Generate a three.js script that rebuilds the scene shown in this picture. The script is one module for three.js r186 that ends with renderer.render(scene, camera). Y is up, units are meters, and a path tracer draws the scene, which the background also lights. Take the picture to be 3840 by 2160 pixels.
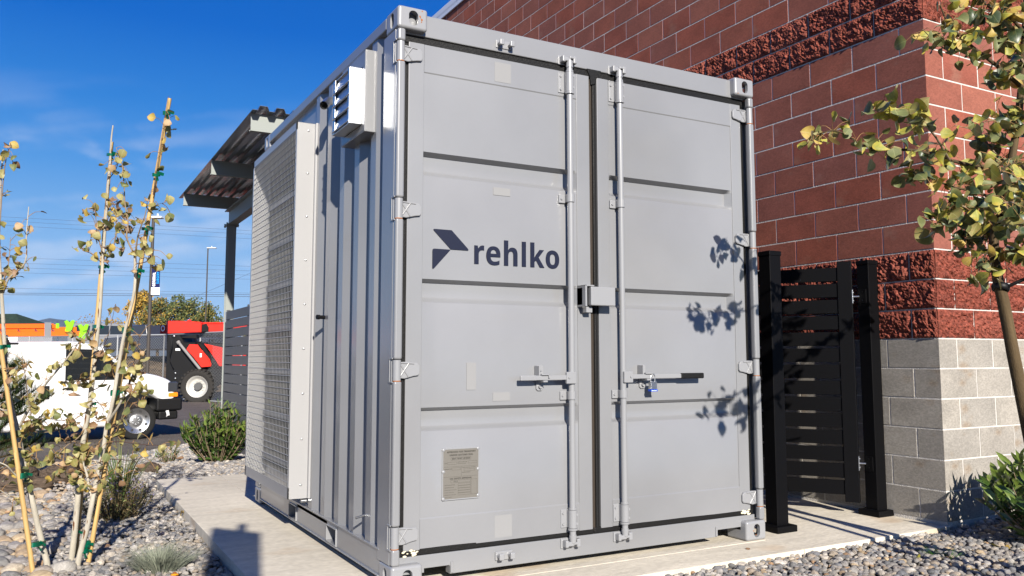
import * as THREE from 'three';
import { mergeGeometries, toCreasedNormals, mergeVertices } from 'three/addons/utils/BufferGeometryUtils.js';
import { RoundedBoxGeometry } from 'three/addons/geometries/RoundedBoxGeometry.js';
import { ImprovedNoise } from 'three/addons/math/ImprovedNoise.js';
import { FontLoader } from 'three/addons/loaders/FontLoader.js';
import { TextGeometry } from 'three/addons/geometries/TextGeometry.js';
import { Brush, Evaluator, SUBTRACTION } from 'three-bvh-csg';

// ------------------------------------------------------------------ camera, sky, sun, exposure
const scene = new THREE.Scene();
const CAM = new THREE.Vector3(-1.4793, 1.1075, 3.89), FOC = 3162, PX = 1950.36, PY = 1040.82;
const camera = new THREE.PerspectiveCamera(37.7157, 16 / 9, 0.05, 20000);
camera.position.copy(CAM);
camera.rotation.set(0.09555, -0.5114, -0.00146, 'YXZ');
camera.setViewOffset(3840, 2160, 1920 - PX, 1080 - PY, 3840, 2160);
camera.updateMatrixWorld(true);
const renderer = new THREE.WebGLRenderer({ antialias: true });
renderer.toneMapping = THREE.LinearToneMapping;
renderer.toneMappingExposure = 2.3;
renderer.shadowMap.enabled = true;

const SUN = new THREE.Vector3(-0.190, 0.429, 0.883).normalize();
const sun = new THREE.DirectionalLight(new THREE.Color().setRGB(1, 0.93, 0.83), 4.2);
sun.position.copy(SUN).multiplyScalar(60); sun.castShadow = true; sun.shadow.radius = 1;
Object.assign(sun.shadow.camera, { left: -30, right: 30, top: 30, bottom: -30, near: 1, far: 160 });
sun.shadow.mapSize.set(4096, 4096);
scene.add(sun); scene.add(sun.target);

const noise = new ImprovedNoise();
const fbm = (x, y, z, o = 4) => { let s = 0, a = 0.5, f = 1; for (let i = 0; i < o; i++) { s += a * noise.noise(x * f, y * f, z * f); a *= 0.5; f *= 2.03; } return s; };
const sstep = (a, b, x) => { const t = Math.min(1, Math.max(0, (x - a) / (b - a))); return t * t * (3 - 2 * t); };
const clamp = (x, a = 0, b = 1) => Math.min(b, Math.max(a, x));
const lerp = (a, b, t) => a + (b - a) * t;
{ // clear autumn sky with thin cirrus low in the north-west
  const W = 2048, H = 1024, d = new Float32Array(W * H * 4);
  const stops = [[-90, .30, .27, .24], [-2, .34, .36, .38], [0, .45, .62, .86], [4, .34, .55, .84], [8, .21, .44, .79], [12, .09, .315, .73], [16, .032, .22, .66], [21, .006, .135, .57], [30, .003, .095, .46], [55, .003, .07, .36], [90, .003, .055, .30]];
  for (let j = 0; j < H; j++) {
    const el = (j + .5) / H * 180 - 90, er = el * Math.PI / 180;
    let k = 0; while (k < stops.length - 2 && el > stops[k + 1][0]) k++;
    const a = stops[k], b = stops[k + 1], t = clamp((el - a[0]) / (b[0] - a[0]));
    for (let i = 0; i < W; i++) {
      const az = ((i + .5) / W - .5) * 2 * Math.PI;
      const x = Math.cos(er) * Math.cos(az), z = Math.cos(er) * Math.sin(az), y = Math.sin(er);
      let c = [1, 2, 3].map(n => lerp(a[n], b[n], t));
      const mu = x * SUN.x + y * SUN.y + z * SUN.z;
      if (el > -1) {
        const g = .12 * Math.pow(clamp(mu), 6) + .5 * Math.pow(clamp(mu), 60);
        c = [c[0] + g, c[1] + g * .95, c[2] + g * .85];
        // cirrus: stretched fbm on the cloud plane
        const deg = Math.atan2(x, -z) * 180 / Math.PI;      // 0 = into the picture along the container
        const u = deg * .16, v = el * .34;
        const warp = fbm(u * .7 + 3, v * .7, 1.7, 3);
        let w = fbm(u * .8 + warp * 2.2, v * 2.1 + warp * 1.6 - u * .5, 5.2, 6);
        let body = fbm(u * .35 + 9, v * .45, 2.2, 3);
        let m = sstep(.02, .5, w + body * .7 + .07) * sstep(18, 9, el) * sstep(-1, 3, el);
        m *= sstep(30, -2, deg) * .85 + .15;
        m = clamp(m) * .56;
        c = [lerp(c[0], .66, m), lerp(c[1], .73, m), lerp(c[2], .88, m)];
      }
      const o = (j * W + i) * 4; d[o] = c[0] * .445; d[o + 1] = c[1] * .455; d[o + 2] = c[2] * .46; d[o + 3] = 1;
    }
  }
  const t = new THREE.DataTexture(d, W, H, THREE.RGBAFormat, THREE.FloatType);
  t.mapping = THREE.EquirectangularReflectionMapping; t.magFilter = THREE.LinearFilter; t.minFilter = THREE.LinearFilter; t.wrapS = THREE.RepeatWrapping; t.needsUpdate = true;
  scene.background = t; scene.environment = t;
}

// ------------------------------------------------------------------ helpers
let seed = 12345;
const rnd = () => { seed = (seed + 0x6D2B79F5) | 0; let t = Math.imul(seed ^ (seed >>> 15), 1 | seed); t = (t + Math.imul(t ^ (t >>> 7), 61 | t)) ^ t; return ((t ^ (t >>> 14)) >>> 0) / 4294967296; };
const rr = (a, b) => a + (b - a) * rnd();
const pick = a => a[Math.floor(rnd() * a.length)];
const V = (x, y, z) => new THREE.Vector3(x, y, z);
const RM = new THREE.Matrix4().makeRotationFromEuler(new THREE.Euler(0.09555, -0.5114, -0.00146, 'YXZ'));
// a point seen at picture position (u, v) standing `dist` metres away along the line of sight axis
const at = (u, v, dist) => V((u - PX) / FOC, -(v - PY) / FOC, -1).applyMatrix4(RM).multiplyScalar(dist).add(CAM);
const proj = p => { const q = p.clone().sub(CAM).applyMatrix4(RM.clone().transpose()); return [PX + FOC * q.x / -q.z, PY - FOC * q.y / -q.z, -q.z]; };
const used = {};
const numbered = n => { if (!(n in used)) { used[n] = 0; return n; } used[n]++; return n + '_' + String(used[n]).padStart(3, '0'); };
function tag(o, label, category, group, kind) {
  if (label) o.userData.label = label; if (category) o.userData.category = category; if (group) o.userData.group = group; if (kind) o.userData.kind = kind; return o;
}
function thing(name, label, category, pos = [0, 0, 0], turn = 0, group) {
  const g = new THREE.Group(); g.name = numbered(name); g.position.set(...pos); g.rotation.y = turn; scene.add(g); return tag(g, label, category, group);
}
function clean(g) { // same attributes everywhere so that parts can be merged
  let q = g.index ? g.toNonIndexed() : g;
  for (const k of Object.keys(q.attributes)) if (!['position', 'normal', 'uv', 'color'].includes(k)) q.deleteAttribute(k);
  if (!q.attributes.normal) q.computeVertexNormals();
  if (!q.attributes.uv) q.setAttribute('uv', new THREE.BufferAttribute(new Float32Array(q.attributes.position.count * 2), 2));
  return q;
}
function merge(list) {
  list = list.flat(9).filter(Boolean).map(clean); const col = list.some(g => g.attributes.color);
  if (col) for (const g of list) if (!g.attributes.color) g.setAttribute('color', new THREE.BufferAttribute(new Float32Array(g.attributes.position.count * 3).fill(1), 3));
  return list.length === 1 ? list[0] : mergeGeometries(list, false);
}
function triUV(g, s = 1, ox = 0, oy = 0) { // texture coordinates in metres, by the way each face points
  g = clean(g); const p = g.attributes.position, n = g.attributes.normal, uv = g.attributes.uv;
  for (let i = 0; i < p.count; i++) {
    const ax = Math.abs(n.getX(i)), ay = Math.abs(n.getY(i)), az = Math.abs(n.getZ(i));
    if (ax > ay && ax > az) uv.setXY(i, p.getZ(i) * s + ox, p.getY(i) * s + oy);
    else if (ay > az) uv.setXY(i, p.getX(i) * s + ox, p.getZ(i) * s + oy);
    else uv.setXY(i, p.getX(i) * s + ox, p.getY(i) * s + oy);
  }
  return g;
}
function obj(name, geos, material, parent, top) {
  const m = new THREE.Mesh(Array.isArray(geos) ? merge(geos) : geos, material);
  m.name = top ? numbered(name) : name; m.castShadow = m.receiveShadow = true; (parent || scene).add(m); return m;
}
function struct(name, geos, material) { const m = obj(name, geos, material, scene, true); m.userData.kind = 'structure'; return m; }
const B = (x0, x1, y0, y1, z0, z1) => triUV(new THREE.BoxGeometry(x1 - x0, y1 - y0, z1 - z0).translate((x0 + x1) / 2, (y0 + y1) / 2, (z0 + z1) / 2));
const RB = (x0, x1, y0, y1, z0, z1, r = .004, s = 2) => triUV(new RoundedBoxGeometry(x1 - x0, y1 - y0, z1 - z0, s, Math.min(r, (x1 - x0) / 2.01, (y1 - y0) / 2.01, (z1 - z0) / 2.01)).translate((x0 + x1) / 2, (y0 + y1) / 2, (z0 + z1) / 2));
const UP = V(0, 1, 0);
function rod(a, b, r0, r1 = r0, seg = 12, open = false) {
  const d = b.clone().sub(a), g = new THREE.CylinderGeometry(r1, r0, d.length(), seg, 1, open);
  g.applyQuaternion(new THREE.Quaternion().setFromUnitVectors(UP, d.clone().normalize())); return g.translate((a.x + b.x) / 2, (a.y + b.y) / 2, (a.z + b.z) / 2);
}
function bar(a, b, w, h) { // square bar between two points
  const d = b.clone().sub(a), g = new THREE.BoxGeometry(w, d.length(), h);
  g.applyQuaternion(new THREE.Quaternion().setFromUnitVectors(UP, d.clone().normalize())); return triUV(g.translate((a.x + b.x) / 2, (a.y + b.y) / 2, (a.z + b.z) / 2));
}
function limb(pts, radii, seg = 8, steps = 3, wob = 0) { // tapered round limb along a smooth path
  const c = new THREE.CatmullRomCurve3(pts, false, 'centripetal'), n = (pts.length - 1) * steps, pos = [], uv = [], idx = [];
  const fr = c.computeFrenetFrames(n, false); let len = 0, last = null;
  for (let i = 0; i <= n; i++) {
    const t = i / n, p = c.getPoint(t), f = t * (pts.length - 1), k = Math.min(pts.length - 2, Math.floor(f));
    const r = lerp(radii[k], radii[k + 1], f - k); if (last) len += p.distanceTo(last); last = p;
    for (let j = 0; j <= seg; j++) {
      const a = j / seg * Math.PI * 2, rw = r * (1 + wob * noise.noise(p.x * 40 + Math.cos(a), p.y * 40, p.z * 40 + Math.sin(a)));
      const q = p.clone().addScaledVector(fr.normals[i], Math.cos(a) * rw).addScaledVector(fr.binormals[i], Math.sin(a) * rw); pos.push(q.x, q.y, q.z); uv.push(j / seg * Math.max(.04, 6.28 * radii[0]), len);
    }
  }
  for (let i = 0; i < n; i++) for (let j = 0; j < seg; j++) { const a = i * (seg + 1) + j, b = a + seg + 1; idx.push(a, b, a + 1, b, b + 1, a + 1); }
  const g = new THREE.BufferGeometry(); g.setAttribute('position', new THREE.Float32BufferAttribute(pos, 3)); g.setAttribute('uv', new THREE.Float32BufferAttribute(uv, 2)); g.setIndex(idx); g.computeVertexNormals(); return g;
}
function prism(pts, depth, bevel = 0, seg = 1) { // outline (x, y) with thickness along z, from z = 0
  const s = new THREE.Shape(pts.map(p => new THREE.Vector2(p[0], p[1])));
  return new THREE.ExtrudeGeometry(s, { depth: depth - 2 * bevel, bevelEnabled: bevel > 0, bevelThickness: bevel, bevelSize: bevel, bevelOffset: -bevel, bevelSegments: seg, curveSegments: 10 }).translate(0, 0, bevel);
}
// ------------------------------------------------------------------ textures
function tex(w, h, fn, srgb = true, rep) {
  const d = new Uint8Array(w * h * 4);
  for (let j = 0; j < h; j++) for (let i = 0; i < w; i++) { const c = fn(i / w, j / h, i, j), o = (j * w + i) * 4; d[o] = clamp(c[0]) * 255; d[o + 1] = clamp(c[1]) * 255; d[o + 2] = clamp(c[2]) * 255; d[o + 3] = 255; }
  const t = new THREE.DataTexture(d, w, h); t.wrapS = t.wrapT = THREE.RepeatWrapping; t.magFilter = THREE.LinearFilter; t.minFilter = THREE.LinearMipmapLinearFilter; t.generateMipmaps = true;
  if (srgb) t.colorSpace = THREE.SRGBColorSpace; if (rep) t.repeat.set(rep[0], rep[1]); t.needsUpdate = true; return t;
}
// seamless noise on the unit square with `p` lumps across
const tn = (u, v, p, s = 0, o = 4) => { let r = 0, a = .5; for (let k = 0; k < o; k++) { const P = p * (1 << k), x = u * P, y = v * P, fx = x - Math.floor(x), X = Math.floor(x), Y = Math.floor(y), fy = y - Math.floor(y); const h = (i, j) => { i = ((i % P) + P) % P; j = ((j % P) + P) % P; let n = (i * 374761393 + j * 668265263 + (s + k) * 974711) | 0; n = Math.imul(n ^ (n >>> 13), 1274126177); return ((n ^ (n >>> 16)) >>> 0) / 4294967296 - .5; }; const sx = fx * fx * (3 - 2 * fx), sy = fy * fy * (3 - 2 * fy); r += a * 2 * lerp(lerp(h(X, Y), h(X + 1, Y), sx), lerp(h(X, Y + 1), h(X + 1, Y + 1), sx), sy); a *= .5; } return r; };
const sr = x => x <= .0031308 ? 12.92 * x : 1.055 * Math.pow(x, 1 / 2.4) - .055;
const lin = (r, g, b) => new THREE.Color().setRGB(r, g, b);
const grain = (amp, p, s = 0) => tex(256, 256, (u, v) => { const n = 1 + amp * tn(u, v, p, s, 4); return [n * .88, n * .88, n * .88]; });
const bumpT = (p, s = 0, o = 4) => tex(256, 256, (u, v) => { const n = .5 + .5 * tn(u, v, p, s, o); return [n, n, n]; }, false);
const rep = (t, x, y = x) => { const c = t.clone(); c.repeat.set(x, y); c.needsUpdate = true; return c; };
const T = {
  fine: bumpT(32, 3), coarse: bumpT(6, 5), peel: bumpT(16, 9, 2),
  soft: tex(256, 256, (u, v) => { const n = .93 + .07 * tn(u, v, 3, 11, 5); return [n, n, n]; }),
};
const std = (c, roughness = .6, metalness = 0, extra = {}) => new THREE.MeshPhysicalMaterial({ color: c, roughness, metalness, specularIntensity: metalness > .5 ? 1 : .45, side: THREE.DoubleSide, ...extra });
const phy = (c, roughness, extra = {}) => new THREE.MeshPhysicalMaterial({ color: c, roughness, side: THREE.DoubleSide, ...extra });
const M = {
  paint: phy(lin(.221, .226, .236), .34, { map: rep(T.soft, .45), bumpMap: rep(T.coarse, .8), bumpScale: .0012, clearcoat: .5, clearcoatRoughness: .14 }),
  guard: phy(lin(.275, .275, .278), .35, { clearcoat: .2, clearcoatRoughness: .25 }),
  paintB: phy(lin(.224, .229, .239), .3, { clearcoat: .25, clearcoatRoughness: .22 }),
  patch: std(lin(.213, .215, .218), .6),
  rubber: std(lin(.006, .006, .006), .55, 0, { bumpMap: rep(T.fine, 6), bumpScale: .002 }),
  rubberTan: std(lin(.035, .027, .02), .6, 0, { bumpMap: rep(T.fine, 6), bumpScale: .002 }),
  black: phy(lin(.0028, .0028, .0034), .5, { specularIntensity: .2, bumpMap: rep(T.fine, 8), bumpScale: .0004 }),
  galv: std(lin(.55, .565, .58), .36, 1, { bumpMap: rep(T.coarse, 3), bumpScale: .0012 }),
  deck: std(lin(.45, .46, .47), .22, 1, { bumpMap: rep(T.coarse, 1), bumpScale: .002 }),
  zinc: std(lin(.55, .56, .57), .35, 1),
  canopy: std(lin(.225, .245, .232), .5),
  fenceSlat: std(lin(.06, .064, .069), .5, 0, { bumpMap: rep(T.fine, 4), bumpScale: .0006 }),
  navy: std(lin(.007, .010, .026), .5),
  dark: std(lin(.03, .03, .03), .8),
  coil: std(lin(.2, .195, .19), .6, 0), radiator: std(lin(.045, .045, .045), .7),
  foam: std(lin(.62, .55, .4), .9), rust: std(lin(.3, .1, .02), .9),
  plastic: std(lin(.005, .005, .0055), .5),
  bamboo: std(lin(.62, .43, .19), .45, 0, { map: tex(64, 256, (u, v) => { const n = .86 + .14 * tn(u, v * .25, 8, 4, 3) + .06 * tn(u, v, 4, 6, 3); return [n, n * .98, n * .94]; }, true, [8, 1.2]) }),
  tape: phy(lin(.0, .11, .06), .3, { transmission: .15 }),
  barkPale: std(lin(.50, .47, .41), .8, 0, { map: tex(128, 512, (u, v) => { let n = .88 + .14 * tn(u, v, 6, 2, 4); const sp = tn(u, v, 10, 41, 2); const k = sstep(.42, .6, sp); return [lerp(n, .5, k), lerp(n * .99, .33, k), lerp(n * .96, .22, k)]; }, true, [6, 1.6]), bumpMap: rep(T.fine, 12, 6), bumpScale: .002 }),
  twig: std(lin(.20, .15, .10), .8), stalk: std(lin(.26, .15, .06), .7), twigDark: std(lin(.09, .055, .045), .8),
  bark: std(lin(.115, .078, .042), .75, 0, { map: tex(128, 512, (u, v) => { const n = .78 + .3 * tn(u, v * .2, 12, 2, 4); return [n, n, n * .95]; }, true, [4, 1]), bumpMap: rep(T.fine, 10, 3), bumpScale: .002 }),
};
// ------------------------------------------------------------------ ground
const viewDepth = (x, z) => (x - CAM.x) * .489 - (z - CAM.z) * .872;
const hgt = (x, z) => -.055 - .335 * sstep(-4.8, -11.2, z) - .12 * sstep(-10.5, -15, z) + 1.8 * sstep(39, 46, viewDepth(x, z));
function sheet(xs, zs, fy, inside) {
  const pos = [], idx = [], uv = [];
  for (const z of zs) for (const x of xs) { pos.push(x, fy(x, z), z); uv.push(x, z); }
  for (let j = 0; j < zs.length - 1; j++) for (let i = 0; i < xs.length - 1; i++) { if (inside && !inside((xs[i] + xs[i + 1]) / 2, (zs[j] + zs[j + 1]) / 2)) continue; const a = j * xs.length + i, b = a + xs.length; idx.push(a, b, a + 1, b, b + 1, a + 1); }
  const g = new THREE.BufferGeometry(); g.setAttribute('position', new THREE.Float32BufferAttribute(pos, 3)); g.setAttribute('uv', new THREE.Float32BufferAttribute(uv, 2)); g.setIndex(idx); g.computeVertexNormals();
  if (g.attributes.normal.getY(0) < 0) { const ix = g.index; for (let i = 0; i < ix.count; i += 3) { const t = ix.getX(i + 1); ix.setX(i + 1, ix.getX(i + 2)); ix.setX(i + 2, t); } g.computeVertexNormals(); }
  return g;
}
const span = (a, b, s) => { const r = []; for (let x = a; x < b - 1e-6; x += s) r.push(x); r.push(b); return r; };
{
  const asphalt = std(lin(.17, .15, .134), .9, 0, { map: rep(tex(512, 512, (u, v) => { const n = .8 + .1 * tn(u, v, 4, 1, 5) + .34 * tn(u, v, 96, 2, 2); return [n, n * .98, n * .96]; }), .7), bumpMap: rep(T.fine, 4), bumpScale: .006 });
  const xs = [-6000, -1500, -400, ...span(-120, -20, 10), ...span(-18, 22, 1), ...span(24, 120, 6), 400, 1500, 6000], zs = [-6000, -1500, -400, ...span(-120, -66, 6), ...span(-64, 8, 1), 20, 60, 400, 1500];
  struct('ground', sheet(xs, zs, (x, z) => hgt(x, z) - .05), asphalt);
  // brown bare bank behind the lot
  const soil = std(lin(.16, .115, .075), .95, 0, { map: rep(tex(256, 256, (u, v) => { const n = .75 + .4 * tn(u, v, 12, 4, 5); return [n, n, n * .97]; }), .3), bumpMap: rep(T.coarse, 1), bumpScale: .05 });
  struct('embankment', sheet(span(-30, 50, 1), span(-62, -8, 1), (x, z) => hgt(x, z) - .03, (x, z) => { const d = viewDepth(x, z); return d > 38.4 && d < 47; }), soil);
  // gravel bed: bare earth under the stones
  const bedEdge = x => lerp(-10, -13.6, sstep(-1.2, 1.6, x));
  const bed = std(lin(.12, .10, .08), .95, 0, { map: rep(tex(256, 256, (u, v) => { const n = .62 + .5 * tn(u, v, 24, 8, 4); return [n, n * .98, n * .95]; }), 1.4), bumpMap: rep(T.fine, 3), bumpScale: .02 });
  struct('gravel_bed', sheet(span(-6, 7, .25), span(-14, 7, .25), (x, z) => hgt(x, z) - .03, (x, z) => z > bedEdge(x) && !(x > -.4 && x < 9 && z > -4.5 && z < .2)), bed);
  // concrete slab under the container, broom finish across
  const conc = std(lin(.71, .65, .535), .85, 0, {
    map: rep(tex(1024, 1024, (u, v) => { let n = .88 + .07 * tn(u, v * 8, 4, 21, 4) + .09 * tn(u, v, 3, 22, 5) + .06 * tn(u, v, 128, 23, 1); const st = sstep(.25, .6, tn(u, v * 2, 4, 27, 4)) * .13; return [n - st * .6, n - st, n - st * 1.35]; }), .33),
    bumpMap: rep(tex(512, 512, (u, v) => { const n = .5 + .3 * tn(u * .5, v, 64, 25, 2) + .2 * tn(u, v, 40, 26, 2); return [n, n, n]; }, false), 1.2), bumpScale: .003 });
  const slabPiece = (x0, x1, z0, z1) => RB(x0, x1, -.25, 0, z0, z1, .005, 2);
  struct('concrete_slab', [slabPiece(.03, 2.42, -3.0, .012), slabPiece(-.53, .025, -4.65, .31), slabPiece(.028, 2.422, .016, .31), slabPiece(2.425, 3.79, -4.65, .31), slabPiece(.028, 2.422, -4.65, -3.004)], conc);
}
// ------------------------------------------------------------------ block building
const WX = 3.776, WZ = .297, CH = .2032, CL = .4064, Y0 = .019, JT = .0105;
{
  const bld = thing('block_building', 'red and grey concrete block building beside the container', 'building');
  const redMap = s => tex(512, 256, (u, v) => { let n = .85 + .10 * tn(u, v, 3, s, 4) + .11 * tn(u, v, 64, s + 1, 2); const ef = sstep(.16, .75, tn(u * 1, v, 5, s + 2, 5)) * .42; const pit = sstep(.55, .7, tn(u, v, 48, s + 5, 2)); const c = [n * .94, n, n].map(x => x * (1 - .45 * pit)); return [lerp(c[0], .86, ef), lerp(c[1], 1.25, ef), lerp(c[2], 1.3, ef)]; });
  const bump = rep(T.fine, 9);
  const reds = [[.385, .108, .070], [.35, .104, .072], [.405, .126, .086], [.375, .097, .062], [.325, .102, .076], [.36, .112, .08], [.345, .092, .062]].map((c, i) => std(lin(...c), .92, 0, { map: rep(redMap(50 + i * 9), 1.3, 2.2), bumpMap: bump, bumpScale: .0012 }));
  const greys = [[.335, .31, .272], [.31, .289, .256], [.355, .328, .286]].map((c, i) => std(lin(...c), .92, 0, { map: rep(tex(512, 256, (u, v) => { let n = .9 + .09 * tn(u, v, 3, 90 + i, 4) + .12 * tn(u, v, 64, 95 + i, 2); const st = sstep(.3, .7, tn(u, v, 4, 130 + i, 5)) * .09, pit = sstep(.6, .72, tn(u, v, 40, 140 + i, 2)) * .5; return [(n - st * .5) * (1 - pit), (n - st) * (1 - pit), (n - st * 1.5) * (1 - pit)]; }), 1.3, 2.2), bumpMap: bump, bumpScale: .0016 }));
  const splits = [[.36, .092, .058], [.32, .08, .052], [.40, .11, .072]].map((c, i) => std(lin(...c), .8, 0, { map: rep(tex(512, 512, (u, v) => { let n = .72 + .3 * tn(u, v, 24, 70 + i, 4); const sp = sstep(.36, .5, tn(u, v, 90, 77 + i, 2)); return [lerp(n, 1, sp), lerp(n, 1.6, sp), lerp(n, 1.7, sp)]; }), 2.4), bumpMap: rep(T.fine, 6), bumpScale: .006 }));
  const mortar = std(lin(.58, .555, .52), .95, 0, { map: rep(T.soft, 3), bumpMap: rep(T.fine, 5), bumpScale: .004 });
  // one block standing with its outer corner faces chamfered
  function block(lx, ly, lz) { return triUV(new RoundedBoxGeometry(lx, ly, lz, 1, .0018)); }
  function splitBlock(lx, ly, lz, s) { // broken face on -x, and on +z when it turns the corner
    const N = 36, Mh = 18, parts = [];
    const face = (L, map) => { const pos = [], idx = []; for (let j = 0; j <= Mh; j++) for (let i = 0; i <= N; i++) { const u = i / N, v = j / Mh; const e = Math.min(1, Math.min(u, 1 - u) * L / .02, Math.min(v, 1 - v) * ly / .02); const b = fbm(u * L * 14 + s * 7, v * ly * 14, s * 3.3, 3) * .030 + fbm(u * L * 50, v * ly * 50 + s, s, 2) * .026 + fbm(u * L * 130, v * ly * 130, s, 1) * .016 + .012; pos.push(...map((u - .5) * L + (e < .5 ? 0 : (rnd() - .5) * .004), (v - .5) * ly + (e < .5 ? 0 : (rnd() - .5) * .004), Math.max(-.004, b) * (.25 + .75 * e))); }
      for (let j = 0; j < Mh; j++) for (let i = 0; i < N; i++) { const a = j * (N + 1) + i, b = a + N + 1; idx.push(a, a + 1, b, a + 1, b + 1, b); }
      const g = new THREE.BufferGeometry(); g.setAttribute('position', new THREE.Float32BufferAttribute(pos, 3)); g.setIndex(idx); const q = g.toNonIndexed(); q.computeVertexNormals(); return triUV(q); };
    parts.push(face(lz, (a, y, d) => [-lx / 2 - d, y, a]));
    return parts;
  }
  const sbCache = {};
  const splitGeo = (lx, lz, corner, s) => { const k = [lx, lz, corner, s].join(); if (!sbCache[k]) { const ly = CH - JT, parts = [block(lx, ly, lz), ...splitBlock(lx, ly, lz, s)]; sbCache[k] = merge(parts); } return sbCache[k]; };
  const splitGeoZ = (lx, lz, s) => { const k = 'z' + [lx, lz, s].join(); if (!sbCache[k]) { const g = merge([block(lz, CH - JT, lx), ...splitBlock(lz, CH - JT, lx, s + 3)]); g.rotateY(Math.PI / 2); sbCache[k] = triUV(g); } return sbCache[k]; };
  const cornerSplit = (lx, lz, s) => { const k = 'c' + [lx, lz, s].join(); if (!sbCache[k]) { const ly = CH - JT; const g2 = merge(splitBlock(lz, ly, lx, s + 5)); g2.rotateY(Math.PI / 2); sbCache[k] = triUV(merge([block(lx, ly, lz), ...splitBlock(lx, ly, lz, s), g2])); } return sbCache[k]; };
  const smooth = {}; const smoothGeo = (lx, lz, v) => { const k = [lx, lz, v].join(); if (!smooth[k]) { const g = block(lx, CH - JT, lz); smooth[k] = triUV(g, 1, v * .37, v * .71); } return smooth[k]; };
  const rest = { red_block: [], split_face_block: [], grey_block: [] }, count = { red_block: 0, split_face_block: 0, grey_block: 0 };
  const kindOf = k => k < 6 ? 'grey_block' : (k < 9 || (k >= 17 && k < 19)) ? 'split_face_block' : 'red_block';
  const hidden = (x, y, z) => { const [u, v] = proj(V(x, y, z)); if (u < 1500 || u > 3900 || v < -60 || v > 2050) return true; return u < 2800 && v > 12 + (u - 1494) * .216 + 40; };
  const D = .19;
  function put(k, cx, cz, lx, lz, side) {
    const name = kindOf(k), y = Y0 + CH * (k + .5), s = Math.floor(rnd() * 4);
    const geo = name === 'split_face_block' ? (side === 'c' ? cornerSplit(lx, lz, s) : side === 'z' ? splitGeoZ(lx, lz, s) : splitGeo(lx, lz, false, s)) : smoothGeo(lx, lz, s);
    const mats = name === 'grey_block' ? greys : name === 'red_block' ? reds : splits;
    const dx = (rnd() - .5) * .002, hid = side === 'z' ? cx > 5.2 : hidden(WX, y, cz);
    if (hid || count[name] >= 298) { if (name === 'split_face_block' && hid) rest[name].push(smoothGeo(lx, lz, s).clone().translate(cx, y, cz)); else rest[name].push(geo.clone().translate(cx, y, cz)); return; }
    count[name]++; const m = obj(name, geo, pick(mats), bld); m.position.set(cx + dx, y, cz + (side === 'z' ? dx : 0));
  }
  const KN = 32;
  for (let k = 0; k < KN; k++) {
    const odd = k % 2 === 1, lz0 = odd ? CL : CH, lx0 = odd ? CH : CL;
    put(k, WX + (lx0 - JT) / 2, WZ - (lz0 - JT) / 2, lx0 - JT, lz0 - JT, 'c');
    for (let z = WZ - lz0; z > -11; z -= CL) put(k, WX + D / 2, z - CL / 2 + JT / 2, D, CL - JT, 'x');
    if (k < 22) for (let x = WX + lx0; x < 6.6; x += CL) put(k, x + CL / 2 - JT / 2, WZ - D / 2, CL - JT, D, 'z');
  }
  for (const n of Object.keys(rest)) if (rest[n].length) { const m = obj(n + 's', rest[n], n === 'grey_block' ? greys[0] : n === 'red_block' ? reds[0] : splits[0], bld); m.userData.kind = 'stuff'; }
  const top = Y0 + CH * KN;
  obj('mortar_core', [B(WX + .0025, WX + 6.5, -.3, top - .004, -11.2, WZ - .0025)], mortar, bld);
  obj('coping', [RB(WX - .03, WX + .3, top, top + .11, -11.3, WZ + .03, .008), RB(WX - .03, WX - .01, top - .06, top + .02, -11.3, WZ + .02, .004)], std(lin(.6, .63, .68), .4, .2), bld);
}
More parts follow.
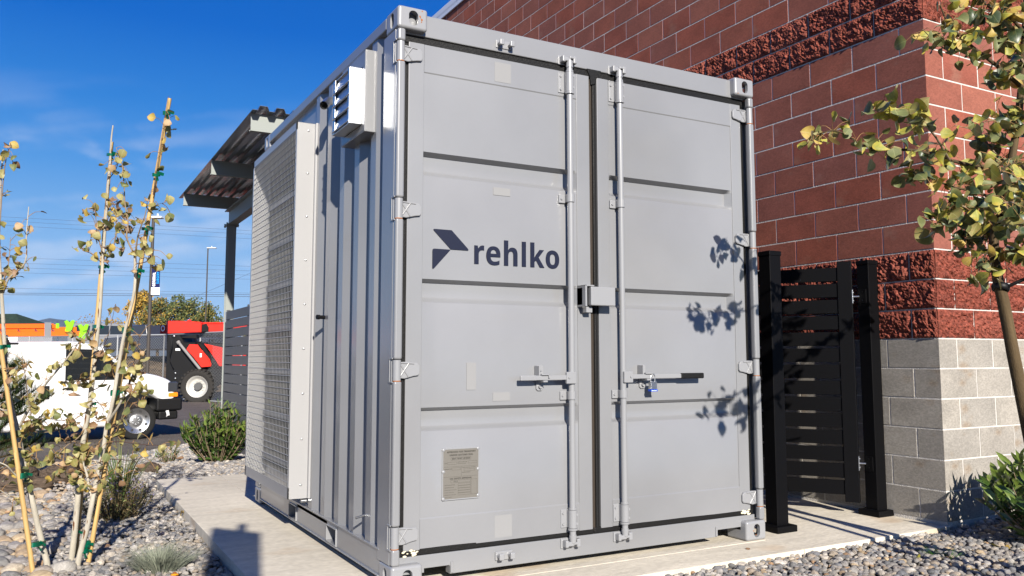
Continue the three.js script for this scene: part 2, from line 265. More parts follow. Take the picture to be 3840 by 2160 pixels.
// ------------------------------------------------------------------ shipping container
const ev = new Evaluator(); ev.useGroups = false;
const DZ = -.055;                                   // door skin
const onto = (x, y, z) => { const k = (z - DZ) / (CAM.z - DZ); return [x + (CAM.x - x) * k, y + (CAM.y - y) * k]; };
const CW = 2.438, CHT = 2.896, CLN = 2.991;
const box = thing('shipping_container', 'light grey high cube shipping container with double doors standing on the concrete slab', 'container');
{
  // corner castings with their oval lifting holes
  const slot = (w, h, d) => { const s = new THREE.Shape(); const r = w / 2; s.absarc(0, h / 2 - r, r, 0, Math.PI); s.absarc(0, -h / 2 + r, r, Math.PI, 2 * Math.PI); s.closePath(); return new THREE.ExtrudeGeometry(s, { depth: d, bevelEnabled: false, curveSegments: 10 }).translate(0, 0, -d / 2); };
  for (const ix of [0, 1]) for (const iy of [0, 1]) for (const iz of [0, 1]) {
    const sx = ix ? 1 : -1, sy = iy ? 1 : -1, sz = iz ? -1 : 1;
    let b = new Brush(new RoundedBoxGeometry(.162, .118, .178, 4, .016)); b.updateMatrixWorld();
    const cut = (g, x, y, z, rx = 0, ry = 0) => { const c = new Brush(g); c.rotation.set(rx, ry, 0); c.position.set(x, y, z); c.updateMatrixWorld(); b = ev.evaluate(b, c, SUBTRACTION); b.updateMatrixWorld(); };
    cut(new THREE.BoxGeometry(.118, .07, .134), 0, 0, 0);
    cut(slot(.051, .079, .09), sx * .0 + .002, 0, sz * .075);
    cut(slot(.051, .079, .09), sx * .07, 0, 0, 0, Math.PI / 2);
    cut(slot(.062, .11, .08), 0, sy * .045, 0, Math.PI / 2);
    const m = obj('corner_casting', triUV(b.geometry), M.paintB, box);
    m.position.set(ix ? CW - .081 : .081, iy ? CHT - .059 : .059, iz ? -CLN + .089 : -.089);
  }
  for (const [x, y, r] of [[.118, 2.852, .004], [.121, 2.846, .003], [.128, 2.836, .005], [.127, 2.824, .003], [.13, 2.882, .003], [2.30, 2.79, .003], [2.33, .06, .003], [2.35, .035, .003]]) obj('rust_spot', [new THREE.SphereGeometry(r, 8, 6).scale(1, 1.3, .25).translate(x, y, .0005)], M.rust, box);
  // frame
  const hingeY = [2.66, 1.853, 1.05, .25];
  for (const s of [0, 1]) {
    const X = (a, b) => s ? [CW - b, CW - a] : [a, b], parts = [];
    parts.push(RB(...X(.002, .012), .118, 2.778, -.207, -.04, .003)); // side plate
    parts.push(RB(...X(.012, .05), .118, 2.778, -.2, -.19, .003));
    let y1 = 2.778; for (const y of [...hingeY, 0]) { const y0 = y ? y + .052 : .118; parts.push(RB(...X(.003, .045), y0, y1, -.045, -.003, .012, 3)); y1 = y - .052; }
    parts.push(RB(...X(.013, .05), .118, 2.778, -.12, -.085, .003));
    for (const y of hingeY) parts.push(RB(...X(-.002, .004), y - .062, y + .062, -.066, -.058, .002), RB(...X(-.002, .004), y - .062, y - .054, -.058, -.02, .002), RB(...X(-.002, .004), y + .054, y + .062, -.058, -.02, .002));
    obj('corner_post', parts, M.paint, box);
    obj('corner_post', [RB(...X(.002, .09), .118, 2.778, -CLN + .002, -CLN + .12, .006)], M.paint, box);
    // side rails
    const rail = [RB(...X(.0, .058), 2.822, 2.884, -CLN + .178, -.178, .006)];
    obj('top_side_rail', rail, M.paint, box);
    obj('bottom_side_rail', [RB(...X(.006, .05), .045, .165, -CLN + .178, -1.937, .003), RB(...X(.006, .05), .045, .165, -1.746, -1.067, .003), RB(...X(.006, .05), .045, .165, -.876, -.178, .003), RB(...X(.0, .05), .165, .174, -CLN + .178, -.178, .002), RB(...X(-.004, .05), .04, .047, -CLN + .178, -.178, .002), RB(...X(.006, .05), .14, .164, -1.95, -.86, .003)], M.paint, box);
    for (const [a, b] of [[-1.067, -.876], [-1.937, -1.746]]) obj('forklift_pocket', [RB(...X(-.003, .4), .049, .056, a, b, .002), RB(...X(-.003, .4), .14, .147, a, b, .002), RB(...X(-.003, .4), .056, .14, a, a + .007, .002), RB(...X(-.003, .4), .056, .14, b - .007, b, .002)], M.paint, box);
    // corrugated side
    const prof = [[-.17, .044]]; for (let c = -.366; c > -2.8; c -= .272) prof.push([c + .04 + .068, .044], [c + .04, .008], [c - .04, .008], [c - .04 - .068, .044]); prof.push([-2.9, .044]);
    const pos = [], idx = []; let P = prof.filter(p => p[0] > -2.91);
    if (!s) P = [...P.filter(p => p[0] > -1.53), [-1.53, .03]];   // the radiator opening takes the rest
    P.forEach(([z, x], i) => { const xx = s ? CW - x : x; pos.push(xx, .172, z, xx, 2.825, z); if (i) { const a = i * 2 - 2; idx.push(a, a + 1, a + 2, a + 1, a + 3, a + 2); } });
    const g = new THREE.BufferGeometry(); g.setAttribute('position', new THREE.Float32BufferAttribute(pos, 3)); g.setIndex(idx); const q = g.toNonIndexed(); q.computeVertexNormals();
    obj('corrugated_side', triUV(q), M.paint, box);
  }
  obj('door_header', [RB(.05, CW - .05, 2.768, 2.884, -.11, -.046, .006), RB(.166, CW - .166, 2.884, 2.89, -.2, -.06, .002)], M.paint, box);
  const sill = new THREE.Shape([[.046, .062], [.19, .062], [.19, .082], [.325, .082], [.33, .077], [.33, .04], [2.086, .04], [2.086, .074], [2.092, .08], [2.276, .08], [2.276, .062], [2.392, .062], [2.392, .146], [.046, .146]].map(p => new THREE.Vector2(...p)));
  obj('door_sill', [triUV(new THREE.ExtrudeGeometry(sill, { depth: .05, bevelEnabled: true, bevelSize: .003, bevelThickness: .003, bevelOffset: -.003, bevelSegments: 2 }).translate(0, 0, -.103)), RB(.331, .345, .045, .1, -.05, -.044, .002), RB(2.07, 2.084, .045, .1, -.05, -.044, .002)], M.paint, box);
  obj('roof', [RB(.05, CW - .05, 2.85, 2.872, -CLN + .05, -.1, .004)], M.paint, box);
  obj('end_wall', [RB(.08, CW - .08, .12, 2.85, -CLN + .02, -CLN + .05, .004)], M.paint, box);
  obj('floor', [B(.05, CW - .05, .15, .17, -CLN + .06, -.12), ...[-.4, -.7, -1.3, -1.55, -2.1, -2.4, -2.7].map(z => B(.05, CW - .05, .05, .149, z, z + .05))], M.paint, box);
  obj('radiator_opening_frame', [B(.03, .04, .17, .33, -2.9, -1.5), B(.03, .04, 2.52, 2.83, -2.9, -1.5), B(.03, .04, .33, 2.52, -1.56, -1.5), B(.03, .04, .33, 2.52, -2.9, -2.74)], M.paint, box);
  // tie-down studs on header and sill
  const stud = (x, y) => [RB(x - .05, x + .05, y - .022, y + .022, -.049, -.04, .003), ...[-.032, .032].flatMap(d => [rod(V(x + d, y, -.04), V(x + d, y, -.004), .012), RB(x + d - .014, x + d + .014, y - .016, y + .018, -.014, 0, .006)])];
  obj('keeper_bracket', stud(.63, 2.81), M.paintB, box); obj('keeper_bracket', stud(.63, .098), M.paintB, box);

  // door leaves
  const TR = [[2.166, 2.148, 2.074, 2.036], [1.510, 1.492, 1.422, 1.384], [.863, .845, .772, .740]], DEP = .04;
  const depthAt = y => { for (const [a, b, c, d] of TR) if (y < a && y > d) return y > b ? clamp((a - y) / (a - b)) : y < c ? 1 - sstep(c, d, y) : 1; return 0; };
  function skin(x0, x1, e0, e1) {
    const ys = [.172]; for (const y of [.318, .324]) ys.push(y); for (const [a, b, c, d] of [...TR].reverse()) { for (let i = 0; i <= 8; i++) ys.push(lerp(d, c, i / 8)); ys.push((b + c) / 2); for (let i = 0; i <= 8; i++) ys.push(lerp(b, a, i / 8)); ys.push(a + .02); } ys.push(2.3, 2.45, 2.58, 2.586, 2.73);
    const xs = [x0, ...span(x0 + e0, x1 - e1, .09), x1], pos = [], idx = [], uv = [];
    for (const y of ys) xs.forEach((x, i) => { const e = i === 0 || i === xs.length - 1 ? 0 : 1; const proud = (y > 2.583 || y < .321) ? .004 : 0; const wave = e * .0012 * noise.noise(x * 3, y * 2.3, 4.4); pos.push(x, y, DZ - DEP * depthAt(y) * e + proud + wave - .002); uv.push(x, y); });
    for (let j = 0; j < ys.length - 1; j++) for (let i = 0; i < xs.length - 1; i++) { const a = j * xs.length + i, b = a + xs.length; idx.push(a, a + 1, b, a + 1, b + 1, b); }
    const g = new THREE.BufferGeometry(); g.setAttribute('position', new THREE.Float32BufferAttribute(pos, 3)); g.setAttribute('uv', new THREE.Float32BufferAttribute(uv, 2)); g.setIndex(idx); return toCreasedNormals(g, .5);
  }
  function hinge(par, s, y) {
    const out = [[.028, -.038], [.07, -.042], [.118, -.03], [.145, -.026], [.152, -.015], [.152, .02], [.14, .036], [.08, .042], [.028, .04]];
    const g = prism(s ? out.map(([a, b]) => [CW - a, b + y]).reverse() : out.map(([a, b]) => [a, b + y]), .014, .004, 2).translate(0, 0, DZ + .004), x = a => s ? CW - a : a;
    const rib = (a, b, c, d) => rod(V(x(a), y + b, DZ + .018), V(x(c), y + d, DZ + .018), .0045, .0045, 6);
    obj('hinge', [triUV(g), rod(V(x(.024), y - .05, -.024), V(x(.024), y + .05, -.024), .0205, .0205, 18), RB(x(.024) - .012, x(.024) + .012, y - .036, y + .036, -.045, -.024, .004), rib(.045, -.034, .092, .034), rib(.045, .034, .092, -.034), rib(.05, .037, .12, .033)], M.paintB, par);
    obj('hinge_pin', [rod(V(x(.024), y - .054, -.024), V(x(.024), y - .05, -.024), .0205, .0205, 16)], M.rust, par);
  }
  const BZ = -.018; // axis of the locking bars
  function lockingBar(par, xd, flip) {
    const [x] = onto(xd, 1.1, BZ), b = par;
    obj('locking_bar', [rod(V(x, .16, BZ), V(x, 2.76, BZ), .0172, .0172, 20)], M.paintB, b);
    const yy = y => onto(x, y, BZ)[1];
    const screw = (sx, sy, z) => new THREE.CylinderGeometry(.007, .007, .006, 6).rotateX(Math.PI / 2).translate(sx, sy, z);
    for (const [y0, y1] of [[2.606, 2.744], [.18, .299]]) { // long bearing sleeves
      const a = yy(y0), c = yy(y1);
      obj('bar_bearing', [rod(V(x, a + .012, BZ), V(x, c - .012, BZ), .0235, .0235, 20), rod(V(x, a, BZ), V(x, a + .01, BZ), .026, .026, 20), rod(V(x, c - .01, BZ), V(x, c, BZ), .022, .022, 20), RB(x - .055, x - .018, a + .01, c - .01, DZ - .004, DZ + .008, .003), RB(x + .018, x + .04, a + .01, c - .01, DZ - .004, DZ + .008, .003), RB(x - .02, x + .02, a + .012, c - .012, DZ, BZ, .003), screw(x - .042, a + .03, DZ + .011), screw(x - .042, c - .03, DZ + .011), screw(x + .014, a + .035, BZ + .02), screw(x + .014, c - .035, BZ + .02)], M.paintB, b);
    }
    for (const yc of [2.004, .905]) { const y = yy(yc); obj('bar_clamp', [rod(V(x, y - .022, BZ), V(x, y + .022, BZ), .0235, .0235, 20), RB(x - .056, x - .015, y - .026, y + .022, DZ - .002, DZ + .01, .004), RB(x - .02, x + .02, y - .022, y + .022, DZ, BZ, .003), screw(x - .042, y - .002, DZ + .013)], M.paintB, b); }
    for (const s of [1, -1]) { // cams gripping the keepers on header and sill
      const y = s > 0 ? 2.79 : .118;
      obj('locking_cam', [rod(V(x, y - s * .045, BZ), V(x, y - s * .005, BZ), .021, .018, 16), RB(x - .04, x + .006, y - .012, y + .012, BZ - .02, BZ + .012, .006), RB(x + .02, x + .044, y - .02, y + .024, -.046, -.004, .006), RB(x - .05, x - .03, y - .018, y + .02, -.046, -.006, .006), RB(x - .06, x + .05, y - .026, y + .026, -.05, -.042, .003), RB(x - .006, x + .03, y + s * .006, y + s * .006 + .014, BZ - .016, BZ + .014, .005)], M.paintB, b);
    }
    return x;
  }
  function handle(par, xb, dir, len, grip) {
    const y = onto(1.06, 1.003, BZ)[1], z = .004, e = xb + dir * len;
    const X = (a, b) => [Math.min(xb + dir * a, xb + dir * b), Math.max(xb + dir * a, xb + dir * b)];
    obj('handle', [RB(...X(.045, len - (grip ? .17 : 0)), y - .0125, y + .0125, z - .006, z + .004, .003), RB(...X(-.012, .05), y - .034, y + .03, BZ + .012, z + .008, .004), rod(V(xb + dir * .034, y, z), V(xb + dir * .034, y, z + .013), .007), ...(grip ? [] : [RB(...X(len - .1, len), y - .014, y + .014, z - .007, z + .005, .005)])], M.paintB, par);
    if (grip) obj('handle_grip', [RB(...X(len - .175, len), y - .0165, y + .0165, z - .010, z + .008, .007, 3)], M.rubber, par);
    const xc = xb + dir * (grip ? .16 : .185);
    obj('handle_catch', [prism([[xc - .022, y - .06], [xc - .012, y - .07], [xc + .012, y - .07], [xc + .022, y - .06], [xc + .022, y + .06], [xc + .012, y + .066], [xc - .022, y + .066]], .008, .002).translate(0, 0, DZ), rod(V(xc, y + .046, DZ), V(xc, y + .046, DZ + .02), .012, .011, 6), rod(V(xc, y - .048, DZ), V(xc, y - .048, DZ + .02), .012, .011, 6), RB(xc - .03, xc - .022, y - .004, y + .064, DZ, z - .008, .002), RB(xc - .024, xc + .026, y + .013, y + .021, DZ, z + .014, .003), RB(xc - .014, xc + .014, y - .024, y - .014, DZ, z + .012, .003), RB(xc + .018, xc + .026, y - .002, y + .02, z + .004, z + .014, .002)], M.paintB, par);
    return [xc, y, z];
  }
  const dl = obj('door', [skin(.166, 1.102, .004, .028), RB(.08, .166, .172, 2.732, DZ - .06, DZ + .003, .003), RB(1.102, 1.19, .172, 2.732, DZ - .06, DZ + .003, .003), B(.1, 1.18, .175, 2.73, DZ - .07, DZ - .045)], M.paint, box);
  const dr = obj('door', [skin(1.325, 2.276, .028, .028), RB(1.245, 1.325, .172, 2.732, DZ - .06, DZ + .003, .003), RB(2.276, 2.362, .172, 2.732, DZ - .06, DZ + .003, .003), B(1.26, 2.35, .175, 2.73, DZ - .07, DZ - .045)], M.paint, box);
  tag(dl, 'left door leaf with printed wordmark and data plate'); tag(dr, 'right door leaf with padlocked handle');
  for (const y of hingeY) { hinge(dl, 0, y); hinge(dr, 1, y); }
  const wavy = (list) => list; // rubber seals
  obj('gasket', wavy([RB(.05, .082, .16, 2.74, -.085, DZ - .004, .006), RB(.05, 1.2, 2.722, 2.768, -.085, DZ + .001, .008), RB(.05, 1.2, .146, .184, -.09, DZ + .002, .008), RB(1.214, 1.24, .16, 2.75, -.085, DZ + .002, .009)]), M.rubber, dl);
  obj('gasket_lip', [RB(1.188, 1.213, .16, 2.72, -.085, DZ - .001, .008)], M.rubberTan, dl);
  obj('gasket', [RB(2.36, 2.388, .16, 2.74, -.085, DZ - .004, .006), RB(1.205, 2.388, 2.722, 2.768, -.086, DZ + .0015, .008), RB(1.2, 2.388, .146, .182, -.09, DZ + .0025, .008), prism([[1.17, 2.775], [1.275, 2.775], [1.24, 2.72], [1.235, 2.69], [1.2, 2.68], [1.195, 2.73]], .006, .002).translate(0, 0, DZ + .003)], M.rubber, dr);
  // dried sealing foam in the lower corners
  const foam = (par, x, y, n) => { const L = []; for (let i = 0; i < n; i++) L.push(new THREE.IcosahedronGeometry(rr(.003, .009), 1).scale(1.5, .8, .5).translate(x + rr(-.04, .04), y + rr(-.014, .014), DZ + .006)); obj('foam_sealant', L, M.foam, par); };
  foam(dl, .115, .163, 16); foam(dr, 2.315, .165, 16);
  const x1 = lockingBar(dl, 1.06, 0), x2 = lockingBar(dr, 1.409, 1);
  handle(dl, x1, -1, .335, false); const hc = handle(dr, x2, 1, .575, true);
  // lock box over the joint
  obj('lock_box', [RB(1.10, 1.112, 1.392, 1.512, DZ, .03, .003), RB(1.10, 1.16, 1.504, 1.512, DZ, .03, .003), RB(1.135, 1.3, 1.398, 1.503, .0, .034, .006), RB(1.14, 1.3, 1.497, 1.503, DZ + .01, .01, .003), RB(1.125, 1.165, 1.36, 1.392, DZ, .0, .003), RB(1.1, 1.11, 1.4, 1.5, DZ, .0, .003)], M.paintB, dl);
  obj('hook', [new THREE.TorusGeometry(.012, .003, 6, 14, Math.PI * 1.2).rotateZ(Math.PI * .9).translate(1.325, 1.43, DZ + .012)], M.paintB, dr);
  // paint patches where old stickers were
  for (const [a, b, c, d] of [[.577, .677, 2.602, 2.711], [.571, .674, 1.978, 2.02], [.418, .472, .946, 1.086], [.571, .672, .885, .93], [.58, .682, .187, .3]]) obj('paint_patch', [RB(a, b, c, d, DZ - .004, DZ + (c > 2.55 || c < .2 ? .0032 : .0004), .0003, 1)], M.patch, dl);
  // data plate
  const cv = document.createElement('canvas'); cv.width = 512; cv.height = 640; const g = cv.getContext('2d');
  g.fillStyle = '#726f69'; g.fillRect(0, 0, 512, 640);
  for (let i = 0; i < 2600; i++) { g.fillStyle = `rgba(${rnd() < .5 ? '60,55,45' : '170,165,155'},.09)`; g.fillRect(rnd() * 512, rnd() * 640, rr(2, 16), rr(1, 3)); }
  g.fillStyle = '#26231f'; g.strokeStyle = '#3a3630'; g.lineWidth = 2; g.textAlign = 'center';
  const t = (s, x, y, px, b = '') => { g.font = `${b} ${px}px sans-serif`; g.fillText(s, x, y); };
  t('APPROVED FOR TRANSPORT', 262, 48, 32, 'bold'); t('UNDER CUSTOMS SEAL', 262, 88, 32, 'bold'); g.strokeRect(110, 104, 290, 38); t('GB/C 18167 LR/2020', 256, 133, 28, 'bold');
  g.textAlign = 'left'; t('TYPE', 18, 186, 18); g.strokeRect(62, 166, 130, 30); t("MANUFACTURER'S NO.", 206, 174, 14); t('OF THE CONTAINER', 206, 194, 14); g.strokeRect(362, 162, 130, 30);
  g.beginPath(); g.moveTo(8, 226); g.lineTo(504, 226); g.moveTo(262, 226); g.lineTo(262, 356); g.moveTo(8, 356); g.lineTo(504, 356); g.stroke();
  t("OWNER'S NO.", 18, 262, 18); g.strokeRect(124, 242, 126, 28); t('TIMBER COMPONENT TREATMENT', 272, 250, 13); g.strokeRect(300, 264, 160, 26); t('MANUFACTURED BY', 272, 312, 14);
  g.textAlign = 'center'; t('CSC SAFETY APPROVAL', 256, 392, 30, 'bold'); g.strokeRect(110, 402, 286, 32); t('GB-LR', 180, 426, 22);
  g.textAlign = 'left'; ['DATE MANUFACTURED', 'IDENTIFICATION NO.', 'MAXIMUM OPERATING GROSS MASS', 'ALLOWABLE STACKING LOAD', 'TRANSVERSE RACKING TEST FORCE', 'SIDE WALL STRENGTH'].forEach((s, i) => { t(s, 18, 466 + i * 31, i < 2 ? 15 : 10.5); if (i < 5) g.strokeRect(216, 446 + i * 31, 180, 26); }); g.strokeRect(408, 402, 86, 196);
  const ct = new THREE.CanvasTexture(cv); ct.colorSpace = THREE.SRGBColorSpace;
  const plate = obj('data_plate', [new THREE.PlaneGeometry(.196, .246).translate(.387, .527, DZ + .0035), B(.291, .483, .405, .649, DZ - .004, DZ + .0028)], std(0xffffff, .42, .25, { map: ct }), dl);
  { const uv = plate.geometry.attributes.uv; for (let i = 6; i < uv.count; i++) uv.setXY(i, .02, .02); }
  obj('plate_rim', [RB(.285, .489, .649, .657, DZ - .003, DZ + .005, .002), RB(.285, .489, .398, .404, DZ - .003, DZ + .005, .002), RB(.283, .289, .4, .655, DZ - .003, DZ + .005, .002), RB(.485, .491, .4, .655, DZ - .003, DZ + .005, .002)], M.paintB, dl);
  for (const [x, y] of [[.29, .648], [.484, .648], [.29, .54], [.484, .545], [.29, .406], [.484, .412]]) obj('rivet', [new THREE.SphereGeometry(.009, 12, 8).scale(1, 1, .6).translate(x, y, DZ + .003)], M.paintB, dl);
  // wordmark
  const font = await new FontLoader().loadAsync('fonts/droid/droid_sans_bold.typeface.json');
  const LZ = DZ + .0002;
  const tg = new TextGeometry('rehlko', { font, size: .13, depth: .0012, curveSegments: 10 }); tg.computeBoundingBox(); const bb = tg.boundingBox;
  const sx = .524 / (bb.max.x - bb.min.x), sy = (1.737 - 1.599) / (bb.max.y - bb.min.y);
  tg.translate(-bb.min.x, -bb.min.y, 0).scale(sx, sy, 1).translate(.459, 1.599, LZ);
  obj('wordmark', [tg], M.navy, dl);
  const mark = pts => { // rounded outline
    const s = new THREE.Shape(), n = pts.length; for (let i = 0; i < n; i++) { const [x, y, r] = pts[i], a = pts[(i + n - 1) % n], b = pts[(i + 1) % n]; const u = (p) => { const d = Math.hypot(p[0] - x, p[1] - y); return [x + (p[0] - x) / d * r, y + (p[1] - y) / d * r]; }; const p = u(a), q = u(b); if (i) s.lineTo(...p); else s.moveTo(...p); s.quadraticCurveTo(x, y, ...q); } s.closePath();
    return new THREE.ExtrudeGeometry(s, { depth: .0012, bevelEnabled: false, curveSegments: 8 }).translate(0, 0, LZ);
  };
  obj('arrow_emblem', [mark([[.219, 1.769, .016], [.328, 1.769, .003], [.432, 1.668, .016], [.324, 1.668, .002]]), mark([[.221, 1.667, .012], [.323, 1.667, .001], [.221, 1.555, .018]])], M.navy, dl);

  // air intake louvre on the side
  const hood = obj('louvre_collar', [RB(-.05, .044, 2.315, 2.765, -.357, -.35, .003), RB(-.05, .044, 2.315, 2.765, -.756, -.749, .003), RB(-.05, .044, 2.315, 2.322, -.749, -.357, .003), RB(-.05, .044, 2.758, 2.765, -.749, -.357, .003), RB(-.05, -.043, 2.322, 2.36, -.749, -.357, .002), RB(-.05, -.043, 2.68, 2.758, -.749, -.357, .002), RB(-.05, -.043, 2.36, 2.68, -.749, -.7, .002), RB(-.05, -.043, 2.36, 2.68, -.395, -.357, .002)], M.paint, box);
  obj('louvre_box', [RB(-.118, -.05, 2.362, 2.672, -.402, -.396, .002), RB(-.118, -.05, 2.362, 2.672, -.708, -.702, .002), RB(-.118, -.05, 2.362, 2.368, -.702, -.402, .002), RB(-.118, -.05, 2.664, 2.67, -.702, -.402, .002), RB(-.12, -.114, 2.362, 2.672, -.43, -.402, .002), RB(-.12, -.114, 2.362, 2.672, -.702, -.66, .002)], M.galv, hood);
  for (let i = 0; i < 4; i++) { const y = 2.385 + i * .073; obj('louvre_blade', [bar(V(-.117, y - .006, -.552), V(-.102, y + .072, -.552), .003, .296), RB(-.126, -.112, y - .012, y - .006, -.7, -.404, .003)], M.galv, hood); }
  for (const [y, x] of [[2.41, -.105], [2.41, -.07], [2.5, -.072], [2.6, -.105], [2.63, -.07], [2.65, -.06]]) obj('rivet', [new THREE.SphereGeometry(.003, 8, 6).translate(x, y, -.395)], M.zinc, hood);
  obj('exhaust_pipe', [limb([V(.03, 2.70, -1.13), V(-.02, 2.69, -1.11), V(-.06, 2.65, -1.06), V(-.075, 2.635, -1.04)], [.026, .026, .026, .026], 16, 4)], M.zinc, box);

  // radiator guard
  const gx = -.118, ga = -2.80, gb = -1.483, g0 = .235, g1 = 2.64;
  const guard = obj('radiator_guard', [RB(gx, .03, g0, g1, gb - .004, gb, .0015), RB(gx, .03, g0, g1, ga, ga + .004, .0015), RB(gx, .03, g1 - .004, g1, ga, gb, .0015), RB(gx, -.06, g0, g0 + .004, ga, gb, .0015), B(gx - .002, gx + .002, g0, g0 + .07, ga, gb), B(gx - .002, gx + .002, g1 - .05, g1, ga, gb), B(gx - .002, gx + .002, g0, g1, ga, ga + .03), B(gx - .002, gx + .002, g0, g1, gb - .025, gb), RB(-.005, .01, g0, g1, gb, gb + .03, .004)], M.guard, box);
  const vb = B(gx - .0009, gx + .0009, g0 + .06, g1 - .04, -.0011, .0011), hb = rod(V(gx, 0, ga + .02), V(gx, 0, gb - .02), .0023, .0023, 6);
  for (let z = ga + .05; z < gb - .03; z += .0395) { const m = obj('upright_bar', vb, M.paintB, guard); m.position.z = z; }
  for (let y = g0 + .1; y < g1 - .05; y += .0415) { const m = obj('cross_bar', hb, M.paintB, guard); m.position.y = y; }
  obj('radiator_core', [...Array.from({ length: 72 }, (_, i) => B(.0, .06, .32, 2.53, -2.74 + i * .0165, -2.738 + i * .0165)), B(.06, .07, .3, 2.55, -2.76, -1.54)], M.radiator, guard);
  for (let y = .38; y < 2.6; y += .31) obj('core_band', [RB(-.02, -.002, y, y + .034, ga + .1, gb - .05, .004)], M.coil, guard);
  for (let i = 0; i < 9; i++) obj('bolt', [new THREE.SphereGeometry(.0075, 10, 8).scale(1, 1, .6).translate(-.045, lerp(.32, 2.59, i / 8), gb + .001)], M.zinc, guard);
  // small fittings low on the side
  obj('drain_pipe', [rod(V(.03, .3, -.42), V(-.045, .29, -.4), .006)], M.zinc, box);
  obj('cable_gland', [rod(V(.03, 1.36, -1.22), V(-.03, 1.36, -1.2), .012), rod(V(-.03, 1.36, -1.2), V(-.045, 1.36, -1.195), .015)], M.plastic, box);
  obj('bolt', [rod(V(-.03, .215, -1.52), V(.02, .215, -1.52), .014, .014, 6)], M.zinc, box);

  // padlock on the right handle
  const pl = thing('padlock', 'small laminated steel padlock with blue band hanging on the right door handle', 'padlock', [hc[0] + .03, hc[1] - .058, .008]);
  const lam = []; for (let i = 0; i < 6; i++) lam.push(RB(-.023, .023, -.016 + i * .0075, -.0095 + i * .0075, -.012, .012, .0025)); lam.push(B(-.021, .021, -.014, .027, -.010, .010));
  obj('body', lam, M.zinc, pl);
  obj('shackle', [limb([V(-.014, .026, 0), V(-.014, .05, 0), V(-.008, .066, 0), V(.004, .07, 0), V(.014, .06, 0), V(.015, .045, 0), V(.015, .026, 0)], Array(7).fill(.0036), 8, 3)], M.zinc, pl);
  const lc = document.createElement('canvas'); lc.width = 128; lc.height = 48; const l2 = lc.getContext('2d'); l2.fillStyle = '#0a3fb0'; l2.fillRect(0, 0, 128, 48); l2.fillStyle = '#e8eef8'; l2.font = 'bold 30px sans-serif'; l2.textAlign = 'center'; l2.fillText('Master', 64, 36);
  const lt = new THREE.CanvasTexture(lc); lt.colorSpace = THREE.SRGBColorSpace;
  const band = RB(-.0245, .0245, -.0285, -.0165, -.0135, .0135, .002); { const p = band.attributes.position, uv = band.attributes.uv; for (let i = 0; i < p.count; i++) uv.setXY(i, (p.getX(i) + .0245) / .049, (p.getY(i) + .0285) / .012); }
  obj('bumper_band', band, std(0xffffff, .4, 0, { map: lt }), pl);
}
// ------------------------------------------------------------------ gate between container and building
{
  const post = (x, z, label) => {
    const p = thing('gate_post', label, 'post', [x, 0, z], 0, 'black gate posts');
    obj('shaft', [RB(-.05, .05, .008, 1.795, -.05, .05, .004)], M.black, p);
    obj('cap', [RB(-.054, .054, 1.78, 1.812, -.054, .054, .004)], M.black, p);
    obj('base_cover', [RB(-.088, .088, 0, .042, -.088, .088, .005)], M.black, p);
    return p;
  };
  post(2.692, -.155, 'black square gate post with cap beside the container corner');
  const rp = post(3.712, -.2, 'black square gate post with hinges against the block wall');
  const gate = thing('gate', 'black slatted metal gate standing half open behind its posts', 'gate', [3.615, 0, -.255], 124 * Math.PI / 180);
  const L = .93, slat = RB(.1, L - .1, -.05, .05, -.012, .012, .003);
  for (let i = 0; i < 14; i++) { const s = obj('slat', slat, M.black, gate); s.position.y = .185 + i * .1178; }
  obj('stile', [RB(0, .1, .085, 1.81, -.021, .021, .004)], M.black, gate); obj('stile', [RB(L - .1, L, .085, 1.81, -.021, .021, .004)], M.black, gate);
  for (const y of [1.55, .36]) {
    obj('hinge', [rod(V(0, y, .0), V(-.045, y, .0), .006), RB(-.004, .004, y - .05, y + .05, -.02, .02, .002), ...[-.03, 0, .03].map(d => rod(V(-.008, y + d, .004), V(.0, y + d, .004), .006))], M.zinc, gate);
    obj('hinge_plate', [RB(-.06, -.052, y - .05, y + .05, -.03, .03, .002), rod(V(-.062, y + .03, 0), V(-.068, y + .03, 0), .006), rod(V(-.062, y - .03, 0), V(-.068, y - .03, 0), .006)], M.black, rp);
  }
}
